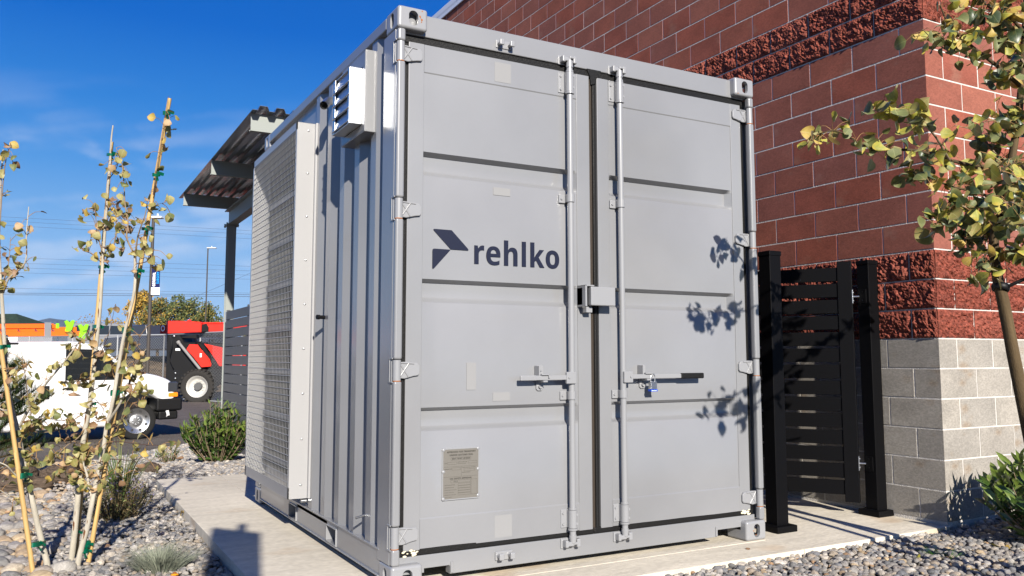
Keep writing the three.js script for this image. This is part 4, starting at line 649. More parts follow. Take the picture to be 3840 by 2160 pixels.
function leafGeo(len, wid, fold, curl, tw, fn, N = 5) { // grows along +x from the origin, face up
  const pos = [], uv = [], idx = [];
  for (let i = 0; i <= N; i++) { const t = i / N, w = fn(t) * wid / 2, a = curl * t, x = curl ? Math.sin(a) / curl : t, y = curl ? (1 - Math.cos(a)) / curl : 0; for (const s of [-1, 0, 1]) { const tt = tw * t, zz = s * w, yy = Math.abs(s) * w * fold; pos.push(x * len, -y * len + yy * Math.cos(tt) + zz * Math.sin(tt), zz * Math.cos(tt) - yy * Math.sin(tt)); uv.push(t, .5 + s * .5 * Math.max(.25, fn(t))); } }
  for (let i = 0; i < N; i++) for (const s of [0, 1]) { const a = i * 3 + s, b = a + 3; idx.push(a, a + 1, b, a + 1, b + 1, b); }
  const g = new THREE.BufferGeometry(); g.setAttribute('position', new THREE.Float32BufferAttribute(pos, 3)); g.setAttribute('uv', new THREE.Float32BufferAttribute(uv, 2)); g.setIndex(idx); g.computeVertexNormals(); return g;
}
const ovate = t => t <= 0 ? .12 : Math.pow(Math.sin(Math.PI * Math.pow(t, .62)), .72) * (t > .97 ? .3 : 1) + (t < .1 ? .1 : 0), lance = t => Math.pow(Math.sin(Math.PI * Math.pow(clamp(t, .001, .999), .85)), .9);
const aspenLeaf = [[.2, .4, .1], [.45, 1.1, .5], [-.3, .7, -.4], [.8, 1.8, .9], [.1, -.6, .3], [1.1, .9, -1.0], [-.6, 1.4, .7], [1.3, 2.3, .6], [.9, 2.6, -1.2], [.6, -1.5, 1.2]].map(a => leafGeo(1, .93, a[0], a[1], a[2], ovate, 7));
const laurelLeaf = [[.25, .5, .1], [.4, .9, -.2], [.15, .2, .3]].map(a => leafGeo(1, .285, a[0], a[1], a[2], lance, 4));
const quatTo = (dir, roll) => { const d = dir.clone().normalize(), q = new THREE.Quaternion().setFromUnitVectors(V(1, 0, 0), d); return q.multiply(new THREE.Quaternion().setFromAxisAngle(V(1, 0, 0), roll)); };
const along = (pts, t) => { const c = new THREE.CatmullRomCurve3(pts, false, 'centripetal'); return c.getPoint(t); };
// scatter leaves along a branch; each leaf is a mesh of its own until the tree holds 298
function leaves(tree, pts, n, o) {
  const c = new THREE.CatmullRomCurve3(pts, false, 'centripetal');
  for (let i = 0; i < n; i++) {
    const t = clamp(rr(o.t0 || 0, 1)), p = c.getPoint(t), off = V(rnd() - .5, rnd() - .5, rnd() - .5).multiplyScalar(2 * o.spread * (.35 + .65 * rnd()));
    const q = p.clone().add(off), sz = rr(o.size[0], o.size[1]);
    const dir = V(rr(-1, 1), rr(-1.35, .5), rr(-1, 1)).addScaledVector(off, 3);
    tree.stalks.push(limb([p, p.clone().lerp(q, .55).add(V(0, .012, 0)), q], [.0017, .0014, .0012], 4, 2));
    const m = [pick(aspenLeaf), q, quatTo(dir, rr(-2.6, 2.6)), sz, pick(o.mats)];
    tree.leaves.push(m);
  }
}
function finishTree(tree) {
  obj('twigs', tree.stalks, M.stalk, tree.root).userData.kind = 'stuff';
  const by = new Map();
  tree.leaves.sort((a, b) => b[3] - a[3]).forEach(([g, p, q, s, m], i) => {
    if (i < 298) { const o = obj('leaf', g, m, tree.root); o.position.copy(p); o.quaternion.copy(q); o.scale.setScalar(s); }
    else { if (!by.has(m)) by.set(m, []); by.get(m).push(clean(g.clone().applyMatrix4(new THREE.Matrix4().compose(p, q, V(s, s, s))))); }
  });
  for (const [m, l] of by) obj('foliage', l, m, tree.root).userData.kind = 'stuff';
}
const newTree = (name, label, cat, group) => ({ root: thing(name, label, cat, [0, 0, 0], 0, group), leaves: [], stalks: [] });
const za = (x, y, d) => at(x * .7317, 1100 + y * .7317, d), zb = (x, y, d) => at(x * .552, 300 + y * .552, d), zc = (x, y, d) => at(x / 2.786, 1640 + y / 2.786, d);
const AUT = [AM.olive, AM.olive, AM.olive, AM.pale, AM.pale, AM.green, AM.green, AM.brown, AM.gold, AM.tan];
const LO = { spread: .08, size: [.033, .058], mats: AUT };
const down = (p, d) => { const q = p.clone(); q.y -= d; return q; };
{ // young aspen nearest the left edge
  const tr = newTree('aspen_sapling', 'young aspen with pale trunk leaning beside a bamboo stake over river stones', 'tree', 'young aspens'), d = 4.75;
  const trunk = [down(zc(500, 1370, d), .1), zc(500, 1370, d), zc(445, 1130, d), zc(390, 900, d), zc(350, 720, d), zc(310, 540, d), zc(270, 340, d), zc(225, 160, d), za(95, 720, d), za(62, 590, d), za(35, 440, d), za(22, 250, d), za(12, 60, d), at(4, 1080, d), at(-4, 900, d), at(2, 700, d), at(12, 560, d)];
  obj('trunk', [limb(trunk, [.0175, .017, .0165, .016, .0155, .015, .0145, .014, .013, .012, .0115, .011, .010, .009, .007, .005, .003], 10, 3, .08)], M.barkPale, tr.root);
  const br = [
    [[za(97, 690, d), za(160, 570, 4.7), za(230, 470, 4.66), za(330, 350, 4.62), za(440, 205, 4.6)], .009, 16],
    [[za(105, 740, d), za(150, 690, 4.68), za(158, 610, 4.6), za(140, 520, 4.55)], .005, 8],
    [[zc(310, 540, d), zc(240, 460, 4.7), zc(150, 380, 4.66), zc(60, 290, 4.6), zc(-40, 250, 4.6)], .007, 9],
    [[zc(310, 545, d), zc(240, 605, 4.7), zc(120, 620, 4.65), zc(0, 550, 4.6)], .006, 5],
    [[za(60, 590, d), za(20, 600, 4.8), za(-40, 560, 4.85)], .006, 5],
    [[zc(235, 190, d), zc(320, 190, 4.7), zc(400, 230, 4.66)], .003, 9],
    [[at(11, 1100, d), at(33, 1045, 4.72), at(94, 985, 4.68), at(99, 880, 4.66), at(108, 775, 4.65)], .006, 16],
    [[at(4, 1080, d), at(30, 1000, 4.8), at(40, 890, 4.82)], .004, 9],
    [[at(-4, 900, d), at(10, 700, 4.74), at(28, 576, 4.7), at(45, 545, 4.68)], .004, 11],
    [[za(24, 300, d), za(60, 420, 4.6), za(90, 380, 4.55)], .003, 6],
    [[za(150, 570, 4.7), za(130, 430, 4.62), za(110, 300, 4.6)], .003, 6],
    [[za(150, 660, 4.7), za(230, 640, 4.68), za(330, 650, 4.6), za(380, 620, 4.6)], .003, 13],
  ];
  for (const [p, r, n] of br) { obj('branch', [limb(p, p.map((_, i) => lerp(r, r * .35, i / (p.length - 1))), 7, 4)], r > .0055 ? M.barkPale : M.twig, tr.root); leaves(tr, p, Math.round(n * 1.5), { ...LO, t0: r > .008 ? .3 : .05 }); }
  finishTree(tr);
}
{ // two-stemmed aspen in the middle of the bed
  const tr = newTree('aspen_sapling', 'young two stemmed aspen tied to two bamboo stakes in front of the van', 'tree', 'young aspens'), a = 4.93, b = 4.76;
  const A = [down(zc(745, 1275, a), .1), zc(745, 1275, a), zc(770, 1100, a), zc(790, 900, a), zc(815, 620, a), za(415, 850, a), za(430, 740, a), za(455, 590, a), za(470, 490, a), za(485, 350, a), za(500, 200, a), za(514, 60, a), zb(694, 1300, a), zb(706, 1120, a), zb(718, 950, a), zb(735, 700, a), zb(750, 540, a), zb(756, 400, a), zb(768, 308, a)];
  obj('trunk', [limb(A, A.map((_, i) => lerp(.0178, .0035, Math.pow(i / 18, 1.25))), 10, 3, .08)], M.barkPale, tr.root);
  const Bm = [down(zc(805, 1370, b), .1), zc(805, 1370, b), zc(862, 1120, b), zc(910, 950, b), zc(950, 750, b), zc(970, 640, b), zc(1003, 480, b), zc(1040, 300, b), zc(1085, 100, b), za(545, 690, b), za(577, 560, b), za(600, 420, b), za(625, 270, b), za(655, 130, b), za(690, -20, b), zb(917, 1190, b)];
  obj('trunk', [limb(Bm, Bm.map((_, i) => lerp(.0165, .0075, i / 15)), 10, 3, .08)], M.barkPale, tr.root);
  const br = [
    [[zc(968, 640, b), zc(930, 545, b), zc(918, 430, 4.78), zc(885, 310, 4.82), zc(862, 210, 4.86), zc(870, 90, 4.9)], .0095, 13],
    [[za(553, 660, b), za(600, 590, 4.7), za(640, 515, 4.66), za(680, 420, 4.62), za(722, 330, 4.58), za(748, 285, 4.55)], .0085, 13],
    [[za(660, 480, 4.64), za(665, 430, 4.6), za(700, 300, 4.55), za(720, 200, 4.5)], .003, 12],
    [[za(560, 760, b), za(640, 762, 4.6), za(740, 775, 4.5), za(830, 780, 4.42), za(920, 770, 4.36)], .003, 10],
    [[za(500, 870, b), za(570, 850, 4.62), za(660, 855, 4.5), za(745, 840, 4.42)], .003, 8],
    [[za(545, 740, b), za(600, 700, 4.65), za(650, 560, 4.55), za(690, 500, 4.5)], .004, 9],
    [[zb(917, 1190, b), zb(862, 1075, b), zb(870, 960, 4.8), zb(850, 850, 4.82), zb(842, 700, 4.84), zb(822, 540, 4.86), zb(788, 460, 4.88)], .005, 24],
    [[zb(917, 1190, b), zb(940, 1050, 4.72), zb(985, 920, 4.7), zb(1005, 800, 4.7)], .005, 14],
    [[zb(920, 1250, b), zb(1000, 1230, 4.7), zb(1050, 1150, 4.62)], .003, 10],
    [[zb(1000, 900, 4.72), zb(1060, 850, 4.7), zb(1130, 830, 4.66)], .002, 7],
    [[zb(1040, 780, 4.85), zb(1060, 640, 4.85), zb(1110, 330, 4.86), zb(1145, 110, 4.86)], .003, 11],
    [[zb(706, 1200, a), zb(665, 1060, 4.9), zb(650, 930, 4.88), zb(645, 850, 4.86)], .004, 15],
    [[zb(712, 1230, a), zb(765, 1150, 4.9), zb(790, 1000, 4.88), zb(786, 900, 4.88)], .005, 16],
    [[zb(718, 980, a), zb(760, 880, 4.95), zb(800, 820, 4.98)], .003, 9],
    [[zb(735, 680, a), zb(790, 600, 4.9), zb(815, 500, 4.88)], .003, 6],
    [[zb(700, 1250, a), zb(620, 1180, 4.9), zb(560, 1160, 4.86)], .003, 7],
    [[za(500, 180, a), za(460, 230, 4.85), za(400, 260, 4.8), za(350, 280, 4.76)], .003, 8],
    [[za(470, 480, a), za(420, 440, 4.86), za(360, 470, 4.8), za(320, 520, 4.76)], .004, 15],
    [[za(455, 600, a), za(390, 640, 4.86), za(300, 700, 4.8), za(200, 712, 4.74), za(140, 700, 4.7)], .004, 16],
    [[za(440, 690, a), za(400, 740, 4.88), za(330, 790, 4.8), za(280, 850, 4.76)], .004, 14],
    [[za(425, 800, a), za(370, 850, 4.86), za(330, 900, 4.8), za(300, 930, 4.78)], .004, 16],
    [[za(420, 830, a), za(460, 790, 4.85), za(520, 760, 4.75)], .004, 12],
    [[za(410, 900, a), za(380, 930, 4.82), za(420, 960, 4.76), za(470, 930, 4.7)], .003, 12],
    [[za(470, 500, a), za(520, 470, 4.84), za(560, 400, 4.8), za(580, 330, 4.78)], .003, 11],
    [[za(455, 580, a), za(500, 560, 4.84), za(530, 600, 4.8), za(500, 660, 4.76)], .003, 11],
    [[za(545, 690, b), za(620, 660, 4.6), za(700, 560, 4.5), za(740, 540, 4.46)], .003, 8],
    [[zc(1003, 480, b), zc(1080, 420, 4.66), zc(1200, 380, 4.58), zc(1330, 400, 4.5)], .003, 8],
    [[za(485, 370, a), za(520, 300, 4.86), za(560, 200, 4.82), za(590, 60, 4.8)], .003, 10],
  ];
  for (const [p, r, n] of br) { obj('branch', [limb(p, p.map((_, i) => lerp(r, r * .35, i / (p.length - 1))), 7, 4)], r > .008 ? M.barkPale : r > .0038 ? M.twig : M.twigDark, tr.root); leaves(tr, p, Math.round(n * 1.2), { ...LO, t0: r > .008 ? .3 : .05 }); }
  finishTree(tr);
}
{ // bamboo stakes and their green ties
  function stake(a, b, r, label, ties) {
    const s = thing('bamboo_stake', label, 'stake', [0, 0, 0], 0, 'bamboo stakes holding the aspens'), n = a.distanceTo(b), pts = [], rad = [];
    const k = Math.ceil(n / .28); for (let i = 0; i <= k; i++) for (const [o, f] of [[-.006, 1], [0, 1.13], [.006, 1]]) { const t = clamp(i / k + (i > 0 && i < k ? o / n : o > 0 && i === 0 ? o / n : o < 0 && i === k ? o / n : 0)); if (pts.length && pts[pts.length - 1].distanceTo(a.clone().lerp(b, t)) < .001) continue; pts.push(a.clone().lerp(b, t)); rad.push(lerp(r, r * .82, t) * (i > 0 && i < k ? f : 1)); }
    obj('cane', [limb(pts, rad, 12, 1), new THREE.CircleGeometry(r * .8, 12).applyQuaternion(new THREE.Quaternion().setFromUnitVectors(V(0, 0, 1), b.clone().sub(a).normalize())).translate(b.x, b.y, b.z)], M.bamboo, s);
    for (const [p, q, h] of ties) { // band round cane and stem with loose ends
      const m = p.clone().lerp(q, .5), w = p.distanceTo(q) / 2 + .017, d = q.clone().sub(p), turn = Math.atan2(-d.z, d.x);
      const band = new THREE.CylinderGeometry(1, 1.02, h, 18, 2, true).scale(w, 1, .021).rotateZ(Math.atan2(d.y, Math.hypot(d.x, d.z)) * .8), flap = new THREE.PlaneGeometry(.018, .034, 2, 4); { const ps = flap.attributes.position; for (let i = 0; i < ps.count; i++) ps.setZ(i, .010 * Math.sin(ps.getY(i) * 80 + ps.getX(i) * 90)); flap.computeVertexNormals(); }
      obj('tie', [band.rotateY(turn).translate(m.x, m.y, m.z), flap.clone().rotateZ(rr(-.6, .6)).rotateY(-.5).translate(m.x + .004, m.y - .02, m.z + .022), flap.rotateZ(rr(.8, 1.7)).rotateY(-.5).translate(m.x + .02, m.y + .004, m.z + .024)], M.tape, s);
    }
  }
  stake(down(zc(405, 1440, 4.62), .15), za(-6, 205, 4.62), .0135, 'bamboo stake tied to the pale leaning aspen over river stones', [[zc(350, 1120, 4.62), zc(455, 1100, 4.75), .024], [zc(228, 400, 4.62), zc(285, 380, 4.75), .03], [za(5, 275, 4.62), za(24, 275, 4.75), .022]]);
  stake(down(zc(895, 1310, 4.83), .12), zb(1153, 125, 4.9), .0135, 'tall thick bamboo stake rising above the two stemmed aspen', [[zc(925, 1120, 4.82), zc(868, 1110, 4.77), .04], [zc(905, 1185, 4.82), zc(858, 1180, 4.77), .03], [zc(1115, 180, 4.83), zc(1062, 185, 4.77), .024], [za(600, 505, 4.84), za(580, 512, 4.77), .03], [za(652, 185, 4.85), za(640, 190, 4.77), .03], [zb(940, 1302, 4.86), zb(920, 1300, 4.8), .018], [zb(993, 1010, 4.87), zb(985, 1012, 4.83), .018], [zb(1064, 642, 4.88), zb(1058, 645, 4.86), .018], [zb(1134, 225, 4.9), zb(1130, 225, 4.88), .022]]);
  stake(down(zc(790, 1220, 5.02), .1), zb(761, 420, 5.0), .011, 'slim bamboo stake behind the straight stem of the two stemmed aspen', [[zc(800, 990, 5.0), zc(778, 990, 4.94), .024], [zc(838, 530, 5.0), zc(820, 525, 4.94), .03], [za(450, 570, 5.0), za(460, 568, 4.94), .018], [za(487, 172, 5.0), za(505, 170, 4.94), .022], [zb(690, 1270, 5), zb(697, 1270, 4.94), .016], [zb(748, 508, 5), zb(753, 508, 4.94), .014]]);
}
{ // aspen at the right, strapped; its crown reaches in front of the wall
  const tr = newTree('aspen_tree', 'leafy green and yellow aspen in front of the building corner', 'tree'), d = 4, at4 = (u, v, k) => at(u, v, k * 1.085);
  const tb = at4(3838, 1520, d), base = V(tb.x + .215, -.12, tb.z + .01), trunk = [base, V(tb.x + .15, .25, tb.z), tb, at4(3800, 1330, d), at4(3762, 1130, d), at4(3735, 1010, d), at4(3728, 900, d), at4(3760, 760, 4), at4(3800, 560, 4), at4(3830, 330, 4.02), at4(3845, 60, 4.05), at4(3850, -300, 4.1), at4(3855, -700, 4.1)];
  obj('trunk', [limb(trunk, [.036, .034, .032, .0305, .0295, .025, .023, .021, .019, .017, .014, .009, .004], 14, 3, .05)], M.bark, tr.root);
  const GR = [AM.deep, AM.deep, AM.green, AM.green, AM.green, AM.lime, AM.lime, AM.lime, AM.olive, AM.olive, AM.gold], o = { spread: .1, size: [.05, .084], mats: GR, t0: .08 };
  const br = [
    [[at4(3835, 330, d), at4(3742, 250, 3.95), at4(3640, 170, 3.92), at4(3560, 95, 3.9), at4(3525, 20, 3.88)], .011, 60],
    [[at4(3640, 170, 3.92), at4(3560, 190, 3.88), at4(3500, 150, 3.85), at4(3460, 110, 3.84)], .005, 22],
    [[at4(3840, 120, d), at4(3780, 60, 3.95), at4(3700, 20, 3.9), at4(3650, -80, 3.9)], .008, 58],
    [[at4(3842, 240, d), at4(3790, 160, 4.1), at4(3740, 110, 4.15)], .006, 44],
    [[at4(3800, 600, d), at4(3700, 625, 3.98), at4(3560, 600, 3.98), at4(3440, 565, 4.0), at4(3330, 560, 4.0), at4(3240, 545, 4.02), at4(3130, 490, 4.04), at4(3040, 515, 4.06)], .011, 70],
    [[at4(3560, 600, 3.9), at4(3490, 490, 3.6), at4(3410, 440, 3.4), at4(3330, 430, 3.32), at4(3270, 410, 3.3)], .006, 42],
    [[at4(3790, 640, d), at4(3720, 560, 4.1), at4(3650, 490, 4.15), at4(3580, 470, 4.15)], .006, 30],
    [[at4(3760, 760, d), at4(3660, 720, 3.95), at4(3570, 700, 3.92), at4(3470, 660, 3.9), at4(3400, 640, 3.9)], .008, 56],
    [[at4(3740, 850, d), at4(3660, 800, 3.9), at4(3590, 770, 3.84), at4(3530, 810, 3.8), at4(3500, 890, 3.8)], .007, 62],
    [[at4(3735, 880, d), at4(3800, 800, 3.95), at4(3850, 720, 3.9), at4(3900, 700, 3.9)], .007, 52],
    [[at4(3730, 930, d), at4(3690, 870, 4.1), at4(3640, 880, 4.12), at4(3600, 900, 4.1)], .005, 40],
    [[at4(3738, 1010, d), at4(3690, 990, 3.92), at4(3670, 1030, 3.88), at4(3700, 1060, 3.86)], .004, 20],
    [[at4(3735, 960, d), at4(3800, 940, 3.9), at4(3830, 900, 3.86), at4(3860, 960, 3.86)], .005, 36],
    [[at4(3820, 420, d), at4(3790, 480, 3.9), at4(3730, 450, 3.86), at4(3690, 460, 3.84)], .005, 34],
    [[at4(3815, 480, d), at4(3850, 420, 3.9), at4(3900, 350, 3.9), at4(3980, 300, 3.9)], .006, 34],
    [[at4(3840, 100, d), at4(3930, 20, 4.0), at4(4050, -80, 4.0)], .007, 26],
    [[at4(3848, -200, d), at4(3760, -300, 3.95), at4(3650, -380, 3.9)], .007, 26],
    [[at4(3760, 760, d), at4(3900, 640, 4.1), at4(4050, 560, 4.2)], .007, 28],
    [[at4(3790, 640, d), at(3840, 640, 3.7), at(3820, 610, 3.4), at(3780, 620, 3.22), at(3745, 650, 3.15)], .008, 26],   // boughs towards the camera
    [[at4(3745, 820, d), at(3800, 800, 3.8), at(3800, 760, 3.5), at(3760, 760, 3.35)], .007, 24],
  ];
  for (const [p, r, n] of br) { obj('branch', [limb(p, p.map((_, i) => lerp(r, r * .3, i / (p.length - 1))), 8, 4)], r > .0075 ? M.bark : M.twig, tr.root); leaves(tr, p, n, o); }
  obj('strap', [new THREE.TorusGeometry(.035, .009, 6, 20).rotateX(Math.PI / 2).scale(1, 2.2, 1).rotateZ(-.35).translate(...at4(3752, 1078, d).toArray()), limb([at4(3762, 1085, 3.98), at4(3800, 1065, 3.96), at4(3860, 1040, 3.95), at4(3960, 1010, 3.9)], [.009, .009, .009, .009], 6, 3)], M.plastic, tr.root);
  finishTree(tr);
  for (const [x, z, l] of [[2.60, 2.25, 'round timber tree stake in the gravel on the camera side of the aspen'], [2.73, 2.28, 'second round timber tree stake nearer the building']]) { const s = thing('tree_stake', l, 'stake', [x, 0, z], 0, 'timber stakes of the right aspen'); obj('shaft', [rod(V(0, -.1, 0), V(0, 1.5, 0), .025, .025, 14)], M.bark, s); obj('point', [rod(V(0, 1.5, 0), V(0, 1.53, 0), .025, .012, 14)], M.bark, s); }
}
// ------------------------------------------------------------------ shrubs and small plants
function shrub(name, label, pos, R, H, stems, per, len, big, cat = 'shrub', group) {
  const s = thing(name, label, cat, pos, 0, group), stemG = [], fol = { a: [], b: [] }, list = [];
  for (let i = 0; i < stems; i++) {
    const a = rnd() * 6.283, k = Math.sqrt(rnd()), tip = V(Math.cos(a) * R * k, H * (1 - .45 * k * k) * rr(.72, 1.05), Math.sin(a) * R * k), root = V(tip.x * .25, 0, tip.z * .25), mid = root.clone().lerp(tip, .55).add(V(tip.x * .12, .02, tip.z * .12));
    stemG.push(limb([root, mid, tip], [.006, .0045, .002], 5, 3)); const c = new THREE.CatmullRomCurve3([root, mid, tip]);
    for (let j = 0; j < per; j++) { const t = rr(.06, 1) ** .8, p = c.getPoint(t), ang = j * 2.4 + i, up = lerp(.25, 1.15, t); list.push([pick(laurelLeaf), p, quatTo(V(Math.cos(ang), up, Math.sin(ang)), rr(-.5, .5)), len * rr(.7, 1.1), t > .86 ? GM.bushY : GM.bush]); }
  }
  obj('stems', stemG, M.twig, s).userData.kind = 'stuff';
  list.sort((x, y) => (y[1].z + y[1].y) - (x[1].z + x[1].y));
  const by = new Map(); list.forEach(([g, p, q, k, m], i) => { if (big && i < 298) { const o = obj('leaf', g, m, s); o.position.copy(p); o.quaternion.copy(q); o.scale.setScalar(k); } else { if (!by.has(m)) by.set(m, []); by.get(m).push(clean(g.clone().applyMatrix4(new THREE.Matrix4().compose(p, q, V(k, k, k))))); } });
  for (const [m, l] of by) obj('foliage', l, m, s).userData.kind = 'stuff'; return s;
}
{
  shrub('laurel_shrub', 'glossy green laurel shrub at the end of the slab behind the guard', [.44, hgt(.42, -7.3) - .03, -7.2], .44, .76, 150, 16, .115, true);
  shrub('laurel_shrub', 'glossy dark laurel shrub in the gravel by the building corner', [3.95, -.04, .92], .44, .60, 80, 15, .13, true);
  shrub('low_shrub', 'small leafy green plant beside the laurel at the road edge', [-.02, hgt(-.02, -8.2) - .03, -8.0], .18, .3, 26, 12, .05, false);
  // tufts of blades
  function tuft(name, label, pos, n, R, H, w, mats, bend = .5, cat = 'plant') {
    const s = thing(name, label, cat, pos), by = new Map();
    for (let i = 0; i < n; i++) { const a = rnd() * 6.283, k = Math.sqrt(rnd()) * R, h = H * rr(.55, 1.05), l = rr(.1, 1) * bend, p0 = V(Math.cos(a) * k * .55, 0, Math.sin(a) * k * .55), m = pick(mats), wd = w * rr(.6, 1), q = [], sx = Math.sin(a + 1.57) * wd, sz = -Math.cos(a + 1.57) * wd;
      for (let j = 0; j <= 4; j++) { const t = j / 4, p = p0.clone().add(V(Math.cos(a) * (k * .5 * t + l * h * t * t), h * (t - .35 * bend * t * t), Math.sin(a) * (k * .5 * t + l * h * t * t))), f = 1 - t * .85; q.push(p.clone().add(V(sz * f, 0, sx * f)), p.clone().add(V(-sz * f, 0, -sx * f))); }
      const pos2 = [], idx = []; q.forEach(p => pos2.push(...p.toArray())); for (let j = 0; j < 4; j++) idx.push(j * 2, j * 2 + 1, j * 2 + 2, j * 2 + 1, j * 2 + 3, j * 2 + 2); const g = new THREE.BufferGeometry(); g.setAttribute('position', new THREE.Float32BufferAttribute(pos2, 3)); g.setIndex(idx); g.computeVertexNormals(); if (!by.has(m)) by.set(m, []); by.get(m).push(clean(g)); }
    for (const [m, l] of by) obj('blades', l, m, s).userData.kind = 'stuff'; return s;
  }
  const b1 = phy(lin(.06, .10, .018), .6, { transmission: .2 }), b2 = phy(lin(.13, .15, .035), .6, { transmission: .2 }), b3 = phy(lin(.055, .17, .015), .6, { transmission: .2 }), sage = std(lin(.19, .205, .155), .9), sage2 = std(lin(.13, .15, .11), .9), dry = std(lin(.15, .11, .055), .9), dusk = std(lin(.055, .055, .028), .9), lav = std(lin(.16, .14, .22), .9);
  const og = zc(1265, 390, 6.9); tuft('ornamental_grass', 'clump of tall green grass blades behind the young aspen', [og.x, hgt(og.x, og.z) - .02, og.z], 130, .16, .62, .006, [b1, b1, b2], .55);
  const dk = zc(1190, 860, 6.2); {
    const h = thing('catmint', 'dark dried catmint clump on the gravel between aspen and slab', 'plant', [dk.x, hgt(dk.x, dk.z) - .02, dk.z]), by = new Map(), st = [], small = leafGeo(1, .34, .3, .7, .3, lance, 3);
    for (let i = 0; i < 120; i++) { const a = rnd() * 6.283, k = Math.sqrt(rnd()), tip = V(Math.cos(a) * .27 * k, .40 * (1 - .4 * k * k) * rr(.6, 1.05), Math.sin(a) * .27 * k), root = V(tip.x * .35, 0, tip.z * .35), mid = root.clone().lerp(tip, .5).add(V(tip.x * .15, 0, tip.z * .15)), c = new THREE.CatmullRomCurve3([root, mid, tip]); st.push(limb([root, mid, tip], [.002, .0017, .001], 4, 3));
      for (let j = 0; j < 22; j++) { const t = rr(.1, 1), p = c.getPoint(t), m = t > .9 && rnd() < .5 ? lav : pick([dry, dusk, dusk, b2, dusk]), s = rr(.014, .034), q = quatTo(V(rr(-1, 1), rr(-.4, 1), rr(-1, 1)), rr(-1, 1)); if (!by.has(m)) by.set(m, []); by.get(m).push(clean(small.clone().applyMatrix4(new THREE.Matrix4().compose(p, q, V(s, s, s))))); } }
    obj('stems', st, dry, h).userData.kind = 'stuff'; for (const [m, l] of by) obj('foliage', l, m, h).userData.kind = 'stuff';
  }
  const lv = at(600, 2150, 4.72); tuft('lavender', 'low silver grey lavender cushion on the gravel near the slab', [lv.x, -.075, lv.z], 900, .2, .16, .003, [sage, sage, sage2], .6);
  const gt = V(3.08, -.06, .74); tuft('grass_tuft', 'small bright green grass tuft growing in the right gravel', gt.toArray(), 150, .09, .10, .0028, [b3, b3, b1], .8);
  tuft('grass_tuft', 'thin yellowing grass tuft near the shrub in the right gravel', [3.55, -.06, 1.28], 40, .06, .08, .0028, [b2, dry], .8);
  // orange coneflower
  const fl = thing('flower', 'small orange daisy flower in front of the lavender', 'flower', at(655, 2150, 4.55).toArray()); const pet = []; for (let i = 0; i < 12; i++) pet.push(leafGeo(.026, .010, .1, .8, 0, lance, 3).rotateY(i / 12 * 6.283)); obj('petals', pet, std(lin(.75, .30, .01), .7), fl); obj('flower_head', [new THREE.SphereGeometry(.011, 12, 8).scale(1, .8, 1)], std(lin(.2, .08, .02), .9), fl); obj('stem', [rod(V(0, -.16, 0), V(0, 0, 0), .002)], b1, fl);
  // pine
  const pp = at(-70, 1640, 8.6), pine = thing('pine_tree', 'dark green long needled pine at the road edge behind the leaning aspen', 'tree', [pp.x, hgt(pp.x, pp.z) - .02, pp.z]);
  obj('trunk', [limb([V(0, -.05, 0), V(.02, .5, 0), V(0, 1.0, 0), V(-.02, 1.35, 0)], [.04, .032, .02, .008], 10, 3, .1)], M.bark, pine.isGroup ? pine : scene);
  const needles = [], twigs = [];
  for (let i = 0; i < 64; i++) { const h = rr(.1, 1.15), a = i * 2.4, L = lerp(.85, .35, h / 1.3) * rr(.6, 1), p0 = V(0, h, 0), p1 = V(Math.cos(a) * L * .6, h + L * .14, Math.sin(a) * L * .6), p2 = V(Math.cos(a) * L, h + L * .42, Math.sin(a) * L); twigs.push(limb([p0, p1, p2], [.012, .008, .004], 5, 2)); const c = new THREE.CatmullRomCurve3([p0, p1, p2]);
    for (let j = 0; j < 420; j++) { const t = rr(.2, 1), p = c.getPoint(t), tg = c.getTangent(t), dir = tg.clone().multiplyScalar(rr(.5, 1.2)).add(V(rr(-1, 1), rr(-.7, 1), rr(-1, 1))).normalize(), l = rr(.09, .15), e = p.clone().addScaledVector(dir, l), w = V(-dir.z, 0, dir.x).normalize().multiplyScalar(.0024); needles.push(p.x - w.x, p.y, p.z - w.z, p.x + w.x, p.y, p.z + w.z, e.x, e.y, e.z); } }
  obj('limbs', twigs, M.bark, pine); const ng = new THREE.BufferGeometry(); ng.setAttribute('position', new THREE.Float32BufferAttribute(needles, 3)); ng.computeVertexNormals(); obj('needles', [ng], std(lin(.045, .075, .022), .6), pine).userData.kind = 'stuff';
}
